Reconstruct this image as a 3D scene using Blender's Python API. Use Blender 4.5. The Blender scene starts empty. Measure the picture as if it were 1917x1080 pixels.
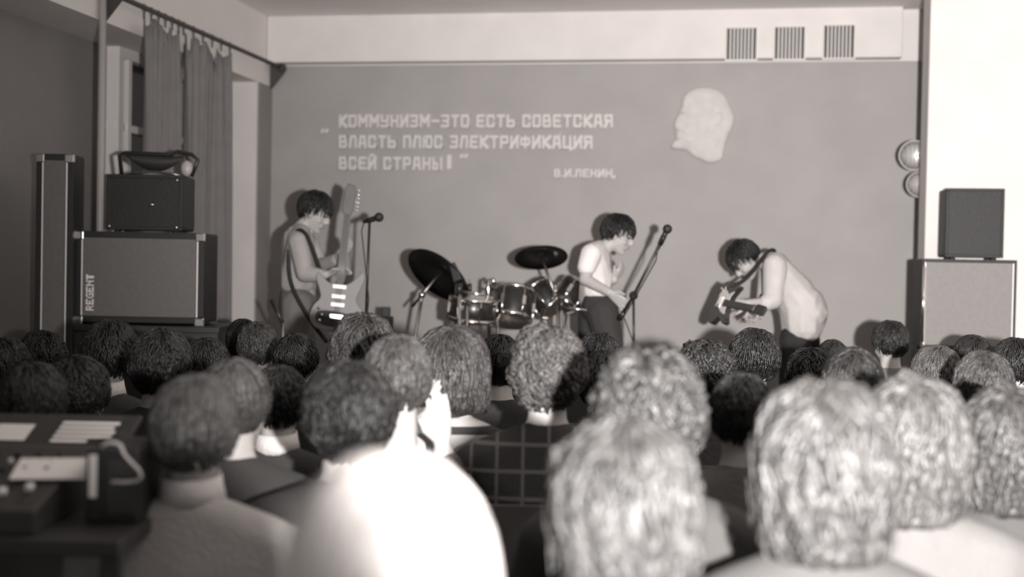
import bpy, bmesh, math, random
from math import sin, cos, tan, atan, radians as R, pi
from mathutils import Vector as V, Matrix, noise
random.seed(7)
sc = bpy.context.scene
COL = sc.collection

# ------------------------------------------------------------------ camera
FPX, YAW, PITCH, ROLL, EYE = 2400.0, R(10), R(1.07), R(1.1), 1.5
fwd = V((-sin(YAW)*cos(PITCH), cos(YAW)*cos(PITCH), -sin(PITCH)))
r0 = fwd.cross(V((0, 0, 1))).normalized(); u0 = r0.cross(fwd)
right = r0*cos(ROLL) + u0*sin(ROLL); up = right.cross(fwd)
CP = V((0, 0, EYE))
cam = bpy.data.cameras.new('camera'); co = bpy.data.objects.new('camera', cam); COL.objects.link(co)
M = Matrix((right, up, -fwd)).transposed().to_4x4(); M.translation = CP
co.matrix_world = M
cam.sensor_width = 36; cam.lens = FPX*36/1917; cam.clip_start = .05
cam.dof.use_dof = True; cam.dof.focus_distance = 5.2; cam.dof.aperture_fstop = 1.6
sc.camera = co

# ------------------------------------------------------------------ light
w = bpy.data.worlds.new('world'); sc.world = w; w.use_nodes = True
w.node_tree.nodes['Background'].inputs[0].default_value = (1, .96, .94, 1)
w.node_tree.nodes['Background'].inputs[1].default_value = .30
fl = bpy.data.lights.new('camera_flash', 'SPOT'); fl.energy = 3600; fl.color = (1, .965, .945)
fl.spot_size = R(104); fl.spot_blend = 1.0; fl.shadow_soft_size = .035
fo = bpy.data.objects.new('camera_flash', fl); COL.objects.link(fo)
fo.location = CP + right*.32 + up*.0
aim = (CP + fwd*8 + right*3.7 + up*1.5) - fo.location
fo.rotation_euler = aim.to_track_quat('-Z', 'Y').to_euler()
sc.view_settings.view_transform = 'Standard'; sc.view_settings.look = 'None'
sc.view_settings.exposure = 0.0; sc.view_settings.gamma = 1; sc.view_settings.use_curve_mapping = False
sc.cycles.use_denoising = True
sc.cycles.max_bounces = 5

# ------------------------------------------------------------------ pixel helpers (photo 1917x1080)
def ray(x, y): return fwd*FPX + right*(x-958.5) - up*(y-540)
def Q(x, y, d): return CP + ray(x, y)*(d/FPX)
def hy(x, y, Y): r = ray(x, y); return CP + r*(Y/r.y)
def hx(x, y, X): r = ray(x, y); return CP + r*(X/r.x)

# ------------------------------------------------------------------ materials
WARM = (1, .948, .918)
def mat(name, v, rough=.6, metal=0, spec=.5, var=0, scale=8, bump=0, bscale=40, emis=0, col=None):
    m = bpy.data.materials.new(name); m.use_nodes = True; nt = m.node_tree; b = nt.nodes['Principled BSDF']
    t = col or WARM
    b.inputs['Base Color'].default_value = (v*t[0], v*t[1], v*t[2], 1)
    b.inputs['Roughness'].default_value = rough; b.inputs['Metallic'].default_value = metal
    b.inputs['Specular IOR Level'].default_value = spec
    tc = nt.nodes.new('ShaderNodeTexCoord')
    if var:
        n = nt.nodes.new('ShaderNodeTexNoise'); n.inputs['Scale'].default_value = scale; n.inputs['Detail'].default_value = 6
        nt.links.new(tc.outputs['Object'], n.inputs['Vector'])
        mr = nt.nodes.new('ShaderNodeMapRange'); mr.inputs[1].default_value = .3; mr.inputs[2].default_value = .7
        mr.inputs[3].default_value = 1-var; mr.inputs[4].default_value = 1+var
        nt.links.new(n.outputs['Fac'], mr.inputs[0])
        mx = nt.nodes.new('ShaderNodeVectorMath'); mx.operation = 'SCALE'
        mx.inputs[0].default_value = (v*t[0], v*t[1], v*t[2])
        nt.links.new(mr.outputs[0], mx.inputs['Scale']); nt.links.new(mx.outputs[0], b.inputs['Base Color'])
    if bump:
        n = nt.nodes.new('ShaderNodeTexNoise'); n.inputs['Scale'].default_value = bscale; n.inputs['Detail'].default_value = 4
        nt.links.new(tc.outputs['Object'], n.inputs['Vector'])
        bp = nt.nodes.new('ShaderNodeBump'); bp.inputs['Strength'].default_value = bump; bp.inputs['Distance'].default_value = .01
        nt.links.new(n.outputs['Fac'], bp.inputs['Height']); nt.links.new(bp.outputs[0], b.inputs['Normal'])
    return m
def pattern_mat(name, kind, dark, light, freq):
    m = mat(name, dark, .85, var=0, bump=.3, bscale=120); nt = m.node_tree; b = nt.nodes['Principled BSDF']
    tc = nt.nodes.new('ShaderNodeTexCoord'); sp = nt.nodes.new('ShaderNodeSeparateXYZ'); nt.links.new(tc.outputs['Object'], sp.inputs[0])
    def lines(sock, f, wd, off=0):
        a = nt.nodes.new('ShaderNodeMath'); a.operation = 'MULTIPLY_ADD'; a.inputs[1].default_value = f; a.inputs[2].default_value = off+50
        nt.links.new(sock, a.inputs[0])
        c = nt.nodes.new('ShaderNodeMath'); c.operation = 'FRACT'; nt.links.new(a.outputs[0], c.inputs[0])
        d = nt.nodes.new('ShaderNodeMath'); d.operation = 'LESS_THAN'; d.inputs[1].default_value = wd; nt.links.new(c.outputs[0], d.inputs[0])
        return d.outputs[0]
    ls = [lines(sp.outputs['Z'], freq, .14), lines(sp.outputs['X'], freq, .12)] if kind == 'plaid' else \
         [lines(sp.outputs['Z'], freq, .18, .45)]
    s = ls[0]
    if len(ls) > 1:
        mm = nt.nodes.new('ShaderNodeMath'); mm.operation = 'MAXIMUM'; nt.links.new(ls[0], mm.inputs[0]); nt.links.new(ls[1], mm.inputs[1]); s = mm.outputs[0]
    mx = nt.nodes.new('ShaderNodeMix'); mx.data_type = 'RGBA'
    mx.inputs[6].default_value = (dark*WARM[0], dark*WARM[1], dark*WARM[2], 1); mx.inputs[7].default_value = (light*WARM[0], light*WARM[1], light*WARM[2], 1)
    nt.links.new(s, mx.inputs[0]); nt.links.new(mx.outputs[2], b.inputs['Base Color'])
    return m
MAT = dict(
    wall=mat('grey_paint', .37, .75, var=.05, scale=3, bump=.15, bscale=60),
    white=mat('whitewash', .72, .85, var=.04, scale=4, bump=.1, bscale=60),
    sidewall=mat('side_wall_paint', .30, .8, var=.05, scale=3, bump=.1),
    ceil=mat('ceiling_whitewash', .8, .9, var=.04, scale=2),
    floor=mat('floor_boards', .12, .5, var=.3, scale=3),
    stage=mat('stage_boards', .14, .5, var=.3, scale=3),
    letter=mat('letter_white', .66, .7), relief=mat('relief_plaster', .60, .8, var=.07, scale=14, bump=.3, bscale=25),
    black=mat('black_vinyl', .014, .55, bump=.3, bscale=150), blk2=mat('black_metal', .022, .35),
    grille=mat('grille_cloth', .15, .85, var=.06, scale=40, bump=.2, bscale=300),
    pale_grille=mat('pale_grille_cloth', .23, .8, var=.06, scale=40, bump=.2, bscale=300),
    chrome=mat('chrome', .75, .16, 1), steel=mat('dull_steel', .35, .35, 1), brass=mat('dark_bronze', .07, .32, .9),
    curtain=mat('curtain_cloth', .20, .9, var=.08, scale=6, bump=.3, bscale=100), rod=mat('rod_metal', .06, .5),
    frame=mat('white_gloss_frame', .85, .4), glass=mat('night_glass', .012, .06), pipe=mat('painted_pipe', .40, .4),
    skin=mat('skin', .40, .55, spec=.4, var=.06, scale=14, bump=.08, bscale=60), eye=mat('eye_dark', .03, .2), lip=mat('lip', .26, .5),
    gpale=mat('pale_guitar_lacquer', .17, .5), gdark=mat('dark_guitar_lacquer', .03, .2), pickup=mat('white_plastic', .8, .3),
    wood=mat('dark_wood', .03, .45, var=.25, scale=10), fretw=mat('fretboard', .05, .5), drum=mat('drum_shell', .02, .3, var=.3, scale=30),
    skinhead=mat('drum_head', .06, .5), paper=mat('paper', .75, .8), panel=mat('panel_grey', .035, .5), lens=mat('ribbed_glass', .36, .2, spec=.8),
    white_cloth=mat('white_cloth', .72, .9, bump=.3, bscale=90), cable=mat('pale_cable', .55, .5), seat=mat('chair_ply', .10, .5, var=.2))
H = {}
for k, v, rg in (('black', .006, .45), ('dark', .011, .45), ('brown', .028, .44), ('mid', .045, .46), ('fair', .12, .5), ('pale', .85, .7)):
    H[k] = mat('hair_'+k, v, rg, spec=.45, var=.5 if k != 'pale' else .06, scale=26, bump=.6 if k != 'pale' else .15, bscale=55)
CL = {k: mat('cloth_'+k, v, .9, var=.08, scale=9, bump=.35, bscale=110) for k, v in
      (('black', .02), ('dark', .035), ('grey', .075), ('mid', .16), ('light', .36), ('pale', .5), ('white', .72))}
CL['stripe'] = pattern_mat('striped_knit', 'stripe', .34, .02, 7.5)
CL['plaid'] = pattern_mat('plaid_cloth', 'plaid', .03, .13, 14)

# ------------------------------------------------------------------ object helpers
def link(o, parent=None):
    COL.objects.link(o)
    if parent is not None: o.parent = parent
    return o
def tag(o, label=None, cat=None, group=None, kind=None):
    if label: o['label'] = label
    if cat: o['category'] = cat
    if group: o['group'] = group
    if kind: o['kind'] = kind
    return o
def empty(name, loc, label, cat, group=None, rz=0, rot=None):
    o = bpy.data.objects.new(name, None); o.empty_display_size = .1; o.location = loc
    o.rotation_euler = rot if rot is not None else (0, 0, rz)
    link(o); return tag(o, label, cat, group)
class MB:
    """collects shapes into one mesh"""
    def __init__(s): s.bm = bmesh.new()
    def add(s, vs, fs, mi=0, smooth=False):
        bv = [s.bm.verts.new(v) for v in vs]
        for f in fs:
            try: q = s.bm.faces.new([bv[i] for i in f]); q.material_index = mi; q.smooth = smooth
            except ValueError: pass
        return s
    def box(s, a, b, M=None, mi=0):
        x0, y0, z0 = a; x1, y1, z1 = b
        vs = [V(p) for p in ((x0,y0,z0),(x1,y0,z0),(x1,y1,z0),(x0,y1,z0),(x0,y0,z1),(x1,y0,z1),(x1,y1,z1),(x0,y1,z1))]
        if M is not None: vs = [M @ v for v in vs]
        return s.add(vs, [(0,3,2,1),(4,5,6,7),(0,1,5,4),(1,2,6,5),(2,3,7,6),(3,0,4,7)], mi)
    def tube(s, pts, r, n=8, cap=True, mi=0):
        pts = [V(p) for p in pts]; rr = r if hasattr(r, '__len__') else [r]*len(pts)
        vs, fs = [], []; ref = None
        for i, p in enumerate(pts):
            t = (pts[min(i+1, len(pts)-1)] - pts[max(i-1, 0)]).normalized()
            if ref is None: ref = t.orthogonal().normalized()
            ref = (ref - t*ref.dot(t)); ref = ref.normalized() if ref.length > 1e-6 else t.orthogonal().normalized()
            b = t.cross(ref)
            for k in range(n): vs.append(p + (ref*cos(2*pi*k/n) + b*sin(2*pi*k/n))*rr[i])
        for i in range(len(pts)-1):
            for k in range(n):
                fs.append((i*n+k, i*n+(k+1) % n, (i+1)*n+(k+1) % n, (i+1)*n+k))
        if cap: fs += [tuple(range(n-1, -1, -1)), tuple(range((len(pts)-1)*n, len(pts)*n))]
        return s.add(vs, fs, mi, True)
    def lathe(s, prof, M=None, n=32, mi=0):
        vs, fs = [], []
        for r, z in prof:
            for k in range(n):
                v = V((r*cos(2*pi*k/n), r*sin(2*pi*k/n), z)); vs.append(M @ v if M is not None else v)
        for i in range(len(prof)-1):
            for k in range(n): fs.append((i*n+k, i*n+(k+1) % n, (i+1)*n+(k+1) % n, (i+1)*n+k))
        if prof[0][0] > 1e-6: fs.append(tuple(range(n-1, -1, -1)))
        if prof[-1][0] > 1e-6: fs.append(tuple(range((len(prof)-1)*n, len(prof)*n)))
        return s.add(vs, fs, mi, True)
    def prism(s, poly, z0, z1, M=None, mi=0):
        n = len(poly); vs = [V((x, y, z0)) for x, y in poly] + [V((x, y, z1)) for x, y in poly]
        if M is not None: vs = [M @ v for v in vs]
        fs = [tuple(range(n-1, -1, -1)), tuple(range(n, 2*n))] + [(i, (i+1) % n, n+(i+1) % n, n+i) for i in range(n)]
        return s.add(vs, fs, mi)
    def sphere(s, c, r, M=None, n=12, mi=0):
        prof = [(sin(pi*i/n), -cos(pi*i/n)) for i in range(n+1)]
        rx = r if hasattr(r, '__len__') else (r, r, r)
        T = Matrix.Translation(c) @ Matrix.Diagonal((*rx, 1))
        return s.lathe([(max(p[0], 1e-4), p[1]) for p in prof], (M @ T) if M is not None else T, n*2, mi)
    def build(s, name, m, parent=None, bevel=0, loc=None, smooth_angle=None):
        me = bpy.data.meshes.new(name); s.bm.normal_update()
        bmesh.ops.recalc_face_normals(s.bm, faces=s.bm.faces)
        if loc is not None: bmesh.ops.translate(s.bm, verts=s.bm.verts, vec=-V(loc))
        s.bm.to_mesh(me); s.bm.free()
        for mm in (m if isinstance(m, (list, tuple)) else [m]): me.materials.append(mm)
        o = link(bpy.data.objects.new(name, me), parent)
        if loc is not None: o.location = loc
        if bevel:
            bv = o.modifiers.new('bevel', 'BEVEL'); bv.width = bevel; bv.segments = 2; bv.limit_method = 'ANGLE'
        return o
def struct(name, mb, m, bevel=0): return tag(mb.build(name, m, bevel=bevel), kind='structure')
def pose(o, parent_loc): o.location = V(o.location) - V(parent_loc)

# ------------------------------------------------------------------ room
D = 9.9; YR = 8.6
XL = hy(508, 300, D).x                    # left wall plane
XS = hy(1735, 300, 8.6).x                 # edge of the wall to the right of the stage
ZC = hy(900, 24, D-.15).z                    # ceiling, at the top of the bulkhead
ZP = hy(1000, 121, D).z                   # top of the dark paint
NH = hy(487, 155, D-.25).z                # head of the window recess
ST = .2
print('ROOM', XL, XS, ZC, ZP, NH)
XR = 5.6; YN = -1.6; ND = .42
m = MB()
x = XL-ND-.3; bi = 0
while x < XR:
    m.box((x, YN, -.05), (x+.118, 6.1, -.0)); x += .12
struct('floor', m, MAT['floor'])
m = MB(); m.box((XL-ND-.3, YN, -.15), (XR, D+.2, -.056)); struct('trim_1', m, MAT['floor'])
# stage riser with boards laid across
m = MB(); m.box((XL, 6.1, -.05), (XR, D, ST-.025)); y = 6.1
while y < D-.01:
    m.box((XL, y, ST-.025), (XR, min(y+.117, D), ST)); y += .12
tag(struct('trim_2', m, MAT['stage']), 'low boarded stage platform along the back wall')
m = MB(); m.box((XL-.2, D, -.05), (XR, D+.2, ZC)); struct('wall_back', m, MAT['wall'])
m = MB(); m.box((XL, D-.02, ZP), (XR, D, ZC)); struct('trim_3', m, MAT['white'])
bx1 = hy(1690, 60, D-.15).x
m = MB(); m.box((XL+.004, D-.15, ZP+.01), (bx1, D-.02, ZC)); tag(struct('trim_4', m, MAT['white'], .006), 'white bulkhead running across the wall above the stage')
m = MB(); m.box((XL-ND-.3, YN, ZC), (XR, D+.2, ZC+.1)); struct('ceiling', m, MAT['ceil'])
# left wall: spandrel above the recess, strip by the corner, jamb, recess back
m = MB(); m.box((XL-ND, YN, NH), (XL, D, ZC)); struct('wall_left', m, MAT['ceil'])
YJ = 9.0*0 + D-.30
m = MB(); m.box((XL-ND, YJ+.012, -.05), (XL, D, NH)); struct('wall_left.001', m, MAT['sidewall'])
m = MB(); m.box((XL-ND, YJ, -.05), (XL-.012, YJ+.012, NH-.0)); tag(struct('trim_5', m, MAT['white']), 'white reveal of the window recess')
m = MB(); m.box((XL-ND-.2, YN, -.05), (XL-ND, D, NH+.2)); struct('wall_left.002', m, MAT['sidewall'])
# right: wall beside the stage opening and the side wall beyond the frame
m = MB(); m.box((XS, YR, ST-.02), (XR, YR+.32, ZC)); struct('wall_right', m, MAT['white'], .01)
m = MB(); m.box((XR, YN, -.05), (XR+.2, D, ZC)); struct('wall_right.001', m, MAT['white'])
# window in the recess
wx = XL-ND
def wp(px, py): return hx(px, py, wx+.03)
a = wp(205, 85); b_ = wp(330, 150)
wt = wp(225, 92).z
win = tag(bpy.data.objects.new('window_1', None), 'tall white framed window in the recess behind the speakers', kind='structure'); link(win)
wy0, wy1, wz0, wz1 = wp(206, 200).y, wp(206, 200).y+1.75, .95, wt
win.location = (wx+.0, wy0, wz0)
O = V(win.location)
def wbox(y0, y1, z0, z1, t0, t1, name, mm):
    wbox.n += 1; t1 += wbox.n*.0008; y0 -= wbox.n*.0006; y1 += wbox.n*.0005
    q = MB(); q.box((wx+t0, y0, z0), (wx+t1, y1, z1)); return q.build(name, mm, win, .004, loc=None)
wbox.n = 0
for nm, args in (('window_frame', (wy0, wy0+.07, wz0, wz1, 0, .09)), ('window_frame', (wy1-.07, wy1, wz0, wz1, 0, .09)),
                 ('window_frame', (wy0, wy1, wz1-.07, wz1, 0, .09)), ('window_frame', (wy0, wy1, wz0, wz0+.07, 0, .09)),
                 ('mullion', (wy0+.16, wy0+.21, wz0, wz1, 0, .075)), ('mullion', (wy0+.95, wy0+1.01, wz0, wz1, 0, .075)),
                 ('transom', (wy0, wy1, wz1-.55, wz1-.5, 0, .06))):
    o = wbox(*args, nm, MAT['frame']); o.data.transform(Matrix.Translation(-O))
for (y0, y1) in ((wy0+.07, wy0+.16), (wy0+.21, wy0+.95), (wy0+1.01, wy1-.07)):
    for (z0, z1) in ((wz0+.07, wz1-.55), (wz1-.5, wz1-.07)):
        o = wbox(y0, y1, z0, z1, .01, .016, 'pane', MAT['glass']); o.data.transform(Matrix.Translation(-O))
m = MB(); m.box((wx, wy0-.1, wz0-.05), (wx+.3, wy1+.1, wz0)); o = m.build('window_sill', MAT['frame'], win, .006); o.data.transform(Matrix.Translation(-O))
# heating pipe on the near side of the recess
p = hx(190, 200, XL+.035)
m = MB(); m.tube([(p.x, p.y, -.0), (p.x, p.y, ZC)], .022, 12); o = m.build('heating_pipe', MAT['pipe'])
tag(o, 'thin pale vertical heating pipe beside the window recess', 'pipe')

# ------------------------------------------------------------------ curtain rod and curtains
XRD = XL+.10
ra = V((XRD, D-.02, hy(512, 126, D-.1).z)); rb = hx(200, -4, XRD); rb = V((XRD, rb.y-1.6, ra.z)); 
print('ROD', ra, hx(205, 0, XRD))
root = empty('curtain_rod', ra, 'dark curtain rod running along the left wall below the ceiling', 'curtain rod')
m = MB(); m.tube([(0, 0, 0), (0, rb.y-ra.y, 0)], .016, 10); m.build('rod', MAT['rod'], root)
for yy in (-.03, hx(205, 0, XRD).y-ra.y+.1):
    m = MB(); m.prism([(-.11, -.02), (-.11, -.16), (-.085, -.16), (.03, -.02), (.03, .02), (-.11, .02)], -.012, .012, Matrix.Translation((0, yy, 0)) @ Matrix.Rotation(pi/2, 4, 'X'))
    m.build('bracket', MAT['rod'], root)
m = MB(); m.sphere((0, -.06, 0), .035); m.build('finial', MAT['rod'], root)
def curtain(name, y0, y1, label, seed, sway=0):
    rnd = random.Random(seed); zt = ra.z-.05; zb = .35; nu, nv = 90, 22
    root = empty(name, (XRD, y0, zb), label, 'curtain', 'grey curtains on the left wall rod')
    vs, fs = [], []; hooks = 5
    for j in range(nv+1):
        v = j/nv
        for i in range(nu+1):
            u = i/nu; y = y0+(y1-y0)*u
            sag = .085*abs(sin(pi*u*hooks))*(1+.5*sin(9*u+seed))
            f = .028*sin(u*46+seed+1.5*sin(u*5)) + .016*sin(u*91+v*2)
            amp = .5+.6*v
            z = zt-sag*(1-v)**3 - (zt-zb)*v
            vs.append((f*amp + .02*sin(v*3+u*6), y-y0 + sway*v*(1-u) + .012*sin(v*7+u*20), z-zb))
    for j in range(nv):
        for i in range(nu):
            a = j*(nu+1)+i; fs.append((a, a+1, a+nu+2, a+nu+1))
    m = MB(); m.add(vs, fs, 0, True); o = m.build('cloth', MAT['curtain'], root)
    sm = o.modifiers.new('t', 'SOLIDIFY'); sm.thickness = .004
    for k in range(hooks+1):
        q = MB(); yy = (y1-y0)*k/hooks
        q.tube([(0, yy + .02*cos(t*pi/5), zt+.045-zb + .026*sin(t*pi/5)) for t in range(11)], .003, 5); q.tube([(0, yy, zt+.025-zb), (0, yy, zt-zb-.02)], .004, 5)
        q.build('hook', MAT['rod'], root)
    return root
c0, c1, c2, c3 = hx(268, 200, XRD).y, hx(333, 200, XRD).y, hx(342, 200, XRD).y, hx(429, 200, XRD).y
print('CURT', c0, c1, c2, c3)
curtain('curtain', c0, c1, 'grey curtain half nearer the window glass, above the small amplifier', 3, .0)
curtain('curtain.001', c2, c3, 'grey curtain half hanging beside the white window reveal', 8, .0)

# ------------------------------------------------------------------ vents on the bulkhead
for (x0, y0, x1, y1), lb in (((1360, 53, 1416, 112), 'leftmost'), ((1450, 51, 1506, 111), 'middle'), ((1542, 48, 1599, 109), 'rightmost')):
    a, b_ = hy(x0, y1, D-.15), hy(x1, y0, D-.15); wdt, hgt = b_.x-a.x, b_.z-a.z
    root = empty('ventilation_grille', (a.x, D-.15, a.z), lb+' of three slotted vents on the white bulkhead', 'vent', 'vents on the white bulkhead')
    m = MB(); m.box((0, -.004, 0), (wdt, -.001, hgt)); m.build('backing', MAT['blk2'], root)
    m = MB()
    for q in (((-.012, -.016, -.012), (wdt+.012, -.001, 0)), ((-.012, -.016, hgt), (wdt+.012, -.001, hgt+.012)), ((-.012, -.016, 0), (0, -.001, hgt)), ((wdt, -.016, 0), (wdt+.012, -.001, hgt))): m.box(*q)
    m.build('frame', MAT['white'], root)
    n = 8
    for k in range(n-1):
        xx = wdt*(k+1)/n; q = MB(); q.box((xx-wdt*.024, -.014, 0), (xx+wdt*.024, -.004, hgt)); q.build('slat', MAT['white'], root)

# ------------------------------------------------------------------ slogan
S = {  # strokes on a 4 x 6 grid (x 0..4, y 0..6), each stroke a polyline
 'К': [[(0,0),(0,6)], [(4,6),(0.6,3),(4,0)]], 'О': [[(0,0),(4,0),(4,6),(0,6),(0,0)]], 'М': [[(0,0),(0,6),(2.5,2.6),(5,6),(5,0)]],
 'У': [[(0,6),(0,3),(4,3)], [(4,6),(4,0),(0,0)]], 'Н': [[(0,0),(0,6)], [(4,0),(4,6)], [(0,3),(4,3)]], 'И': [[(0,6),(0,0),(4,6),(4,0)]],
 'Й': [[(0,6),(0,0),(4,6),(4,0)], [(1.2,7.6),(2.8,7.6)]], 'З': [[(0,6),(4,6),(4,0),(0,0)], [(1,3),(4,3)]], '-': [[(0,3),(4,3)]],
 'Э': [[(0,6),(4,6),(4,0),(0,0)], [(1,3),(4,3)]], 'Т': [[(0,6),(4,6)], [(2,6),(2,0)]], 'Е': [[(4,6),(0,6),(0,0),(4,0)], [(0,3),(3.4,3)]],
 'С': [[(4,4.4),(4,6),(0,6),(0,0),(4,0),(4,1.6)]], 'Ь': [[(0,6),(0,0),(4,0),(4,3),(0,3)]], 'В': [[(0,3),(0,0),(4,0),(4,3),(0,3),(0,6),(3.6,6),(3.6,3)]],
 'А': [[(0,0),(0.8,6),(3.2,6),(4,0)], [(.6,2),(3.4,2)]], 'Я': [[(4,0),(4,6),(0,6),(0,3),(4,3)], [(1.6,3),(0,0)]], 'Л': [[(0,0),(0.9,6),(4,6),(4,0)]],
 'П': [[(0,0),(0,6),(4,6),(4,0)]], 'Ю': [[(0,0),(0,6)], [(0,3),(2,3)], [(2,0),(5,0),(5,6),(2,6),(2,0)]], 'Р': [[(0,0),(0,6),(4,6),(4,2.6),(0,2.6)]],
 'Ф': [[(2.5,0),(2.5,6)], [(0,1.6),(5,1.6),(5,4.9),(0,4.9),(0,1.6)]], 'Ц': [[(0,6),(0,0),(4,0),(4,6)], [(4,0),(4.5,-.9)]],
 'Ы': [[(0,6),(0,0),(2.6,0),(2.6,3),(0,3)], [(5,0),(5,6)]], '!': [[(0,6),(0,2)], [(0,-.1),(0,.5)]], '.': [[(0,-.2),(0,.2)]], ',': [[(0,.2),(-.5,-.9)]],
 '„': [[(0,.5),(-.4,-.3)], [(1.7,.5),(1.3,-.3)]]}
WID = {'М': 5, 'Ю': 5, 'Ф': 5, 'Ы': 5, '!': 0, '.': 0, ',': 0, ' ': 1.2, 'Ц': 4.3, '„': 1.7}
def line_of(text, x0, x1, yt, yb, root, stroke=1.5, gap=2.45, name='letter'):
    adv, xs = 0, []
    for ch in text: xs.append(adv); adv += WID.get(ch, 4) + gap
    total = adv-gap
    A, B = hy(x0, (yt+yb)/2, D), hy(x1, (yt+yb)/2, D)
    zt, zb = hy((x0+x1)/2, yt, D).z, hy((x0+x1)/2, yb, D).z
    tilt = (hy(x1, yb, D).z-hy(x0, yb, D).z)*0
    sx = min((B.x-A.x)/(total+stroke), .02); sz = (zt-zb)/(6+stroke)
    for ch, px in zip(text, xs):
        if ch == ' ': continue
        q = MB(); lift = 0
        for st in S[ch]:
            for (a, b2) in zip(st, st[1:]):
                p1 = V(((a[0]+px+stroke/2)*sx, 0, (a[1]+stroke/2)*sz)); p2 = V(((b2[0]+px+stroke/2)*sx, 0, (b2[1]+stroke/2)*sz))
                dv = (p2-p1).normalized(); n = V((-dv.z, 0, dv.x)); hw = stroke/2*(sx*abs(n.x)+sz*abs(n.z)); e = dv*stroke/2*(sx*abs(dv.x)+sz*abs(dv.z))
                c = [p1-e-n*hw, p2+e-n*hw, p2+e+n*hw, p1-e+n*hw]
                vs = [v+V((A.x, D, zb)) for v in c]; lift += 1; vs = vs+[v-V((0, .020+.0007*lift, 0)) for v in vs]
                vs = [v-V(root.location) for v in vs]
                q.add(vs, [(0,1,2,3),(7,6,5,4),(0,4,5,1),(1,5,6,2),(2,6,7,3),(3,7,4,0)])
        q.build(name, MAT['letter'], root)
o_ = hy(636, 318, D)
slog = empty('wall_slogan', (o_.x, D-.001, o_.z), 'white raised Cyrillic letters of the slogan on the grey stage wall', 'slogan')
line_of('КОММУНИЗМ-ЭТО ЕСТЬ СОВЕТСКАЯ', 636, 1148, 215, 239, slog)
line_of('ВЛАСТЬ ПЛЮС ЭЛЕКТРИФИКАЦИЯ', 636, 1110, 254, 278, slog)
line_of('ВСЕЙ СТРАНЫ', 636, 829, 294, 318, slog)
line_of('!', 838, 846, 290, 316, slog, 1.7)
line_of('„', 604, 619, 228, 247, slog, 1.0, name='quotation_mark'); line_of('„', 864, 879, 275, 294, slog, 1.0, name='quotation_mark')
line_of('В.И.ЛЕНИН,', 1038, 1152, 317, 332, slog, 1.5)
# accent stroke on the painted A
q = MB(); a = hy(1046, 254, D); b_ = hy(1051, 249, D); q.tube([a-V((0,.01,0))-V(slog.location), b_-V((0,.01,0))-V(slog.location)], .006, 6); q.build('accent_mark', MAT['letter'], slog)

# ------------------------------------------------------------------ plaster head relief
out = [(480,85),(560,88),(640,112),(710,150),(750,195),(785,270),(815,330),(838,400),(862,445),(848,510),(828,570),(795,640),(770,700),(745,790),(730,870),(718,925),(690,955),(640,975),(585,992),(530,980),(465,955),(400,925),(360,905),(330,870),(290,842),(235,828),(170,825),(108,812),(105,790),(125,745),(158,700),(165,660),(150,610),(140,550),(142,500),(165,455),(200,405),(185,380),(215,350),(238,300),(238,240),(262,190),(310,145),(380,105)]
pts = [hy(1240+x/6.35, 150+y/6.35, D) for x, y in out]
c = sum(pts, V())/len(pts); root = empty('head_relief', (c.x, D-.001, c.z), 'large pale plaster profile of a bearded bald head on the wall', 'wall relief')
vs, fs = [], []; n = len(pts); rings = [(1, 0), (1, -.03), (.97, -.042), (.85, -.052), (.6, -.062), (.3, -.068)]
for s_, yy in rings:
    for p in pts:
        q_ = (p-c)*s_; vs.append((q_.x, yy + .004*noise.noise(V((q_.x*14, q_.z*14, 3)))*(s_ < .99), q_.z))
for i in range(len(rings)-1):
    for k in range(n): fs.append((i*n+k, i*n+(k+1) % n, (i+1)*n+(k+1) % n, (i+1)*n+k))
vs.append((0, -.069, 0)); fs += [((len(rings)-1)*n+k, (len(rings)-1)*n+(k+1) % n, len(vs)-1) for k in range(n)]
m = MB(); m.add(vs, fs, 0, True); m.build('profile', MAT['relief'], root)
def rel(x, y, yy): v = hy(1240+x/6.35, 150+y/6.35, D)-c; return (v.x, yy, v.z)
for nm, pl, rr in (('ear', [(640,420),(690,400),(715,450),(690,520),(645,545)], .012), ('brow', [(215,385),(290,410),(350,440)], .009),
                   ('moustache', [(165,585),(230,610),(300,650)], .010), ('beard', [(160,720),(240,700),(330,740),(420,720),(480,640)], .010), ('cheek_line', [(330,520),(380,580),(400,640)], .007)):
    m = MB(); m.tube([rel(*p, -.055) for p in pl], rr, 6); m.build(nm, MAT['relief'], root)


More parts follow.
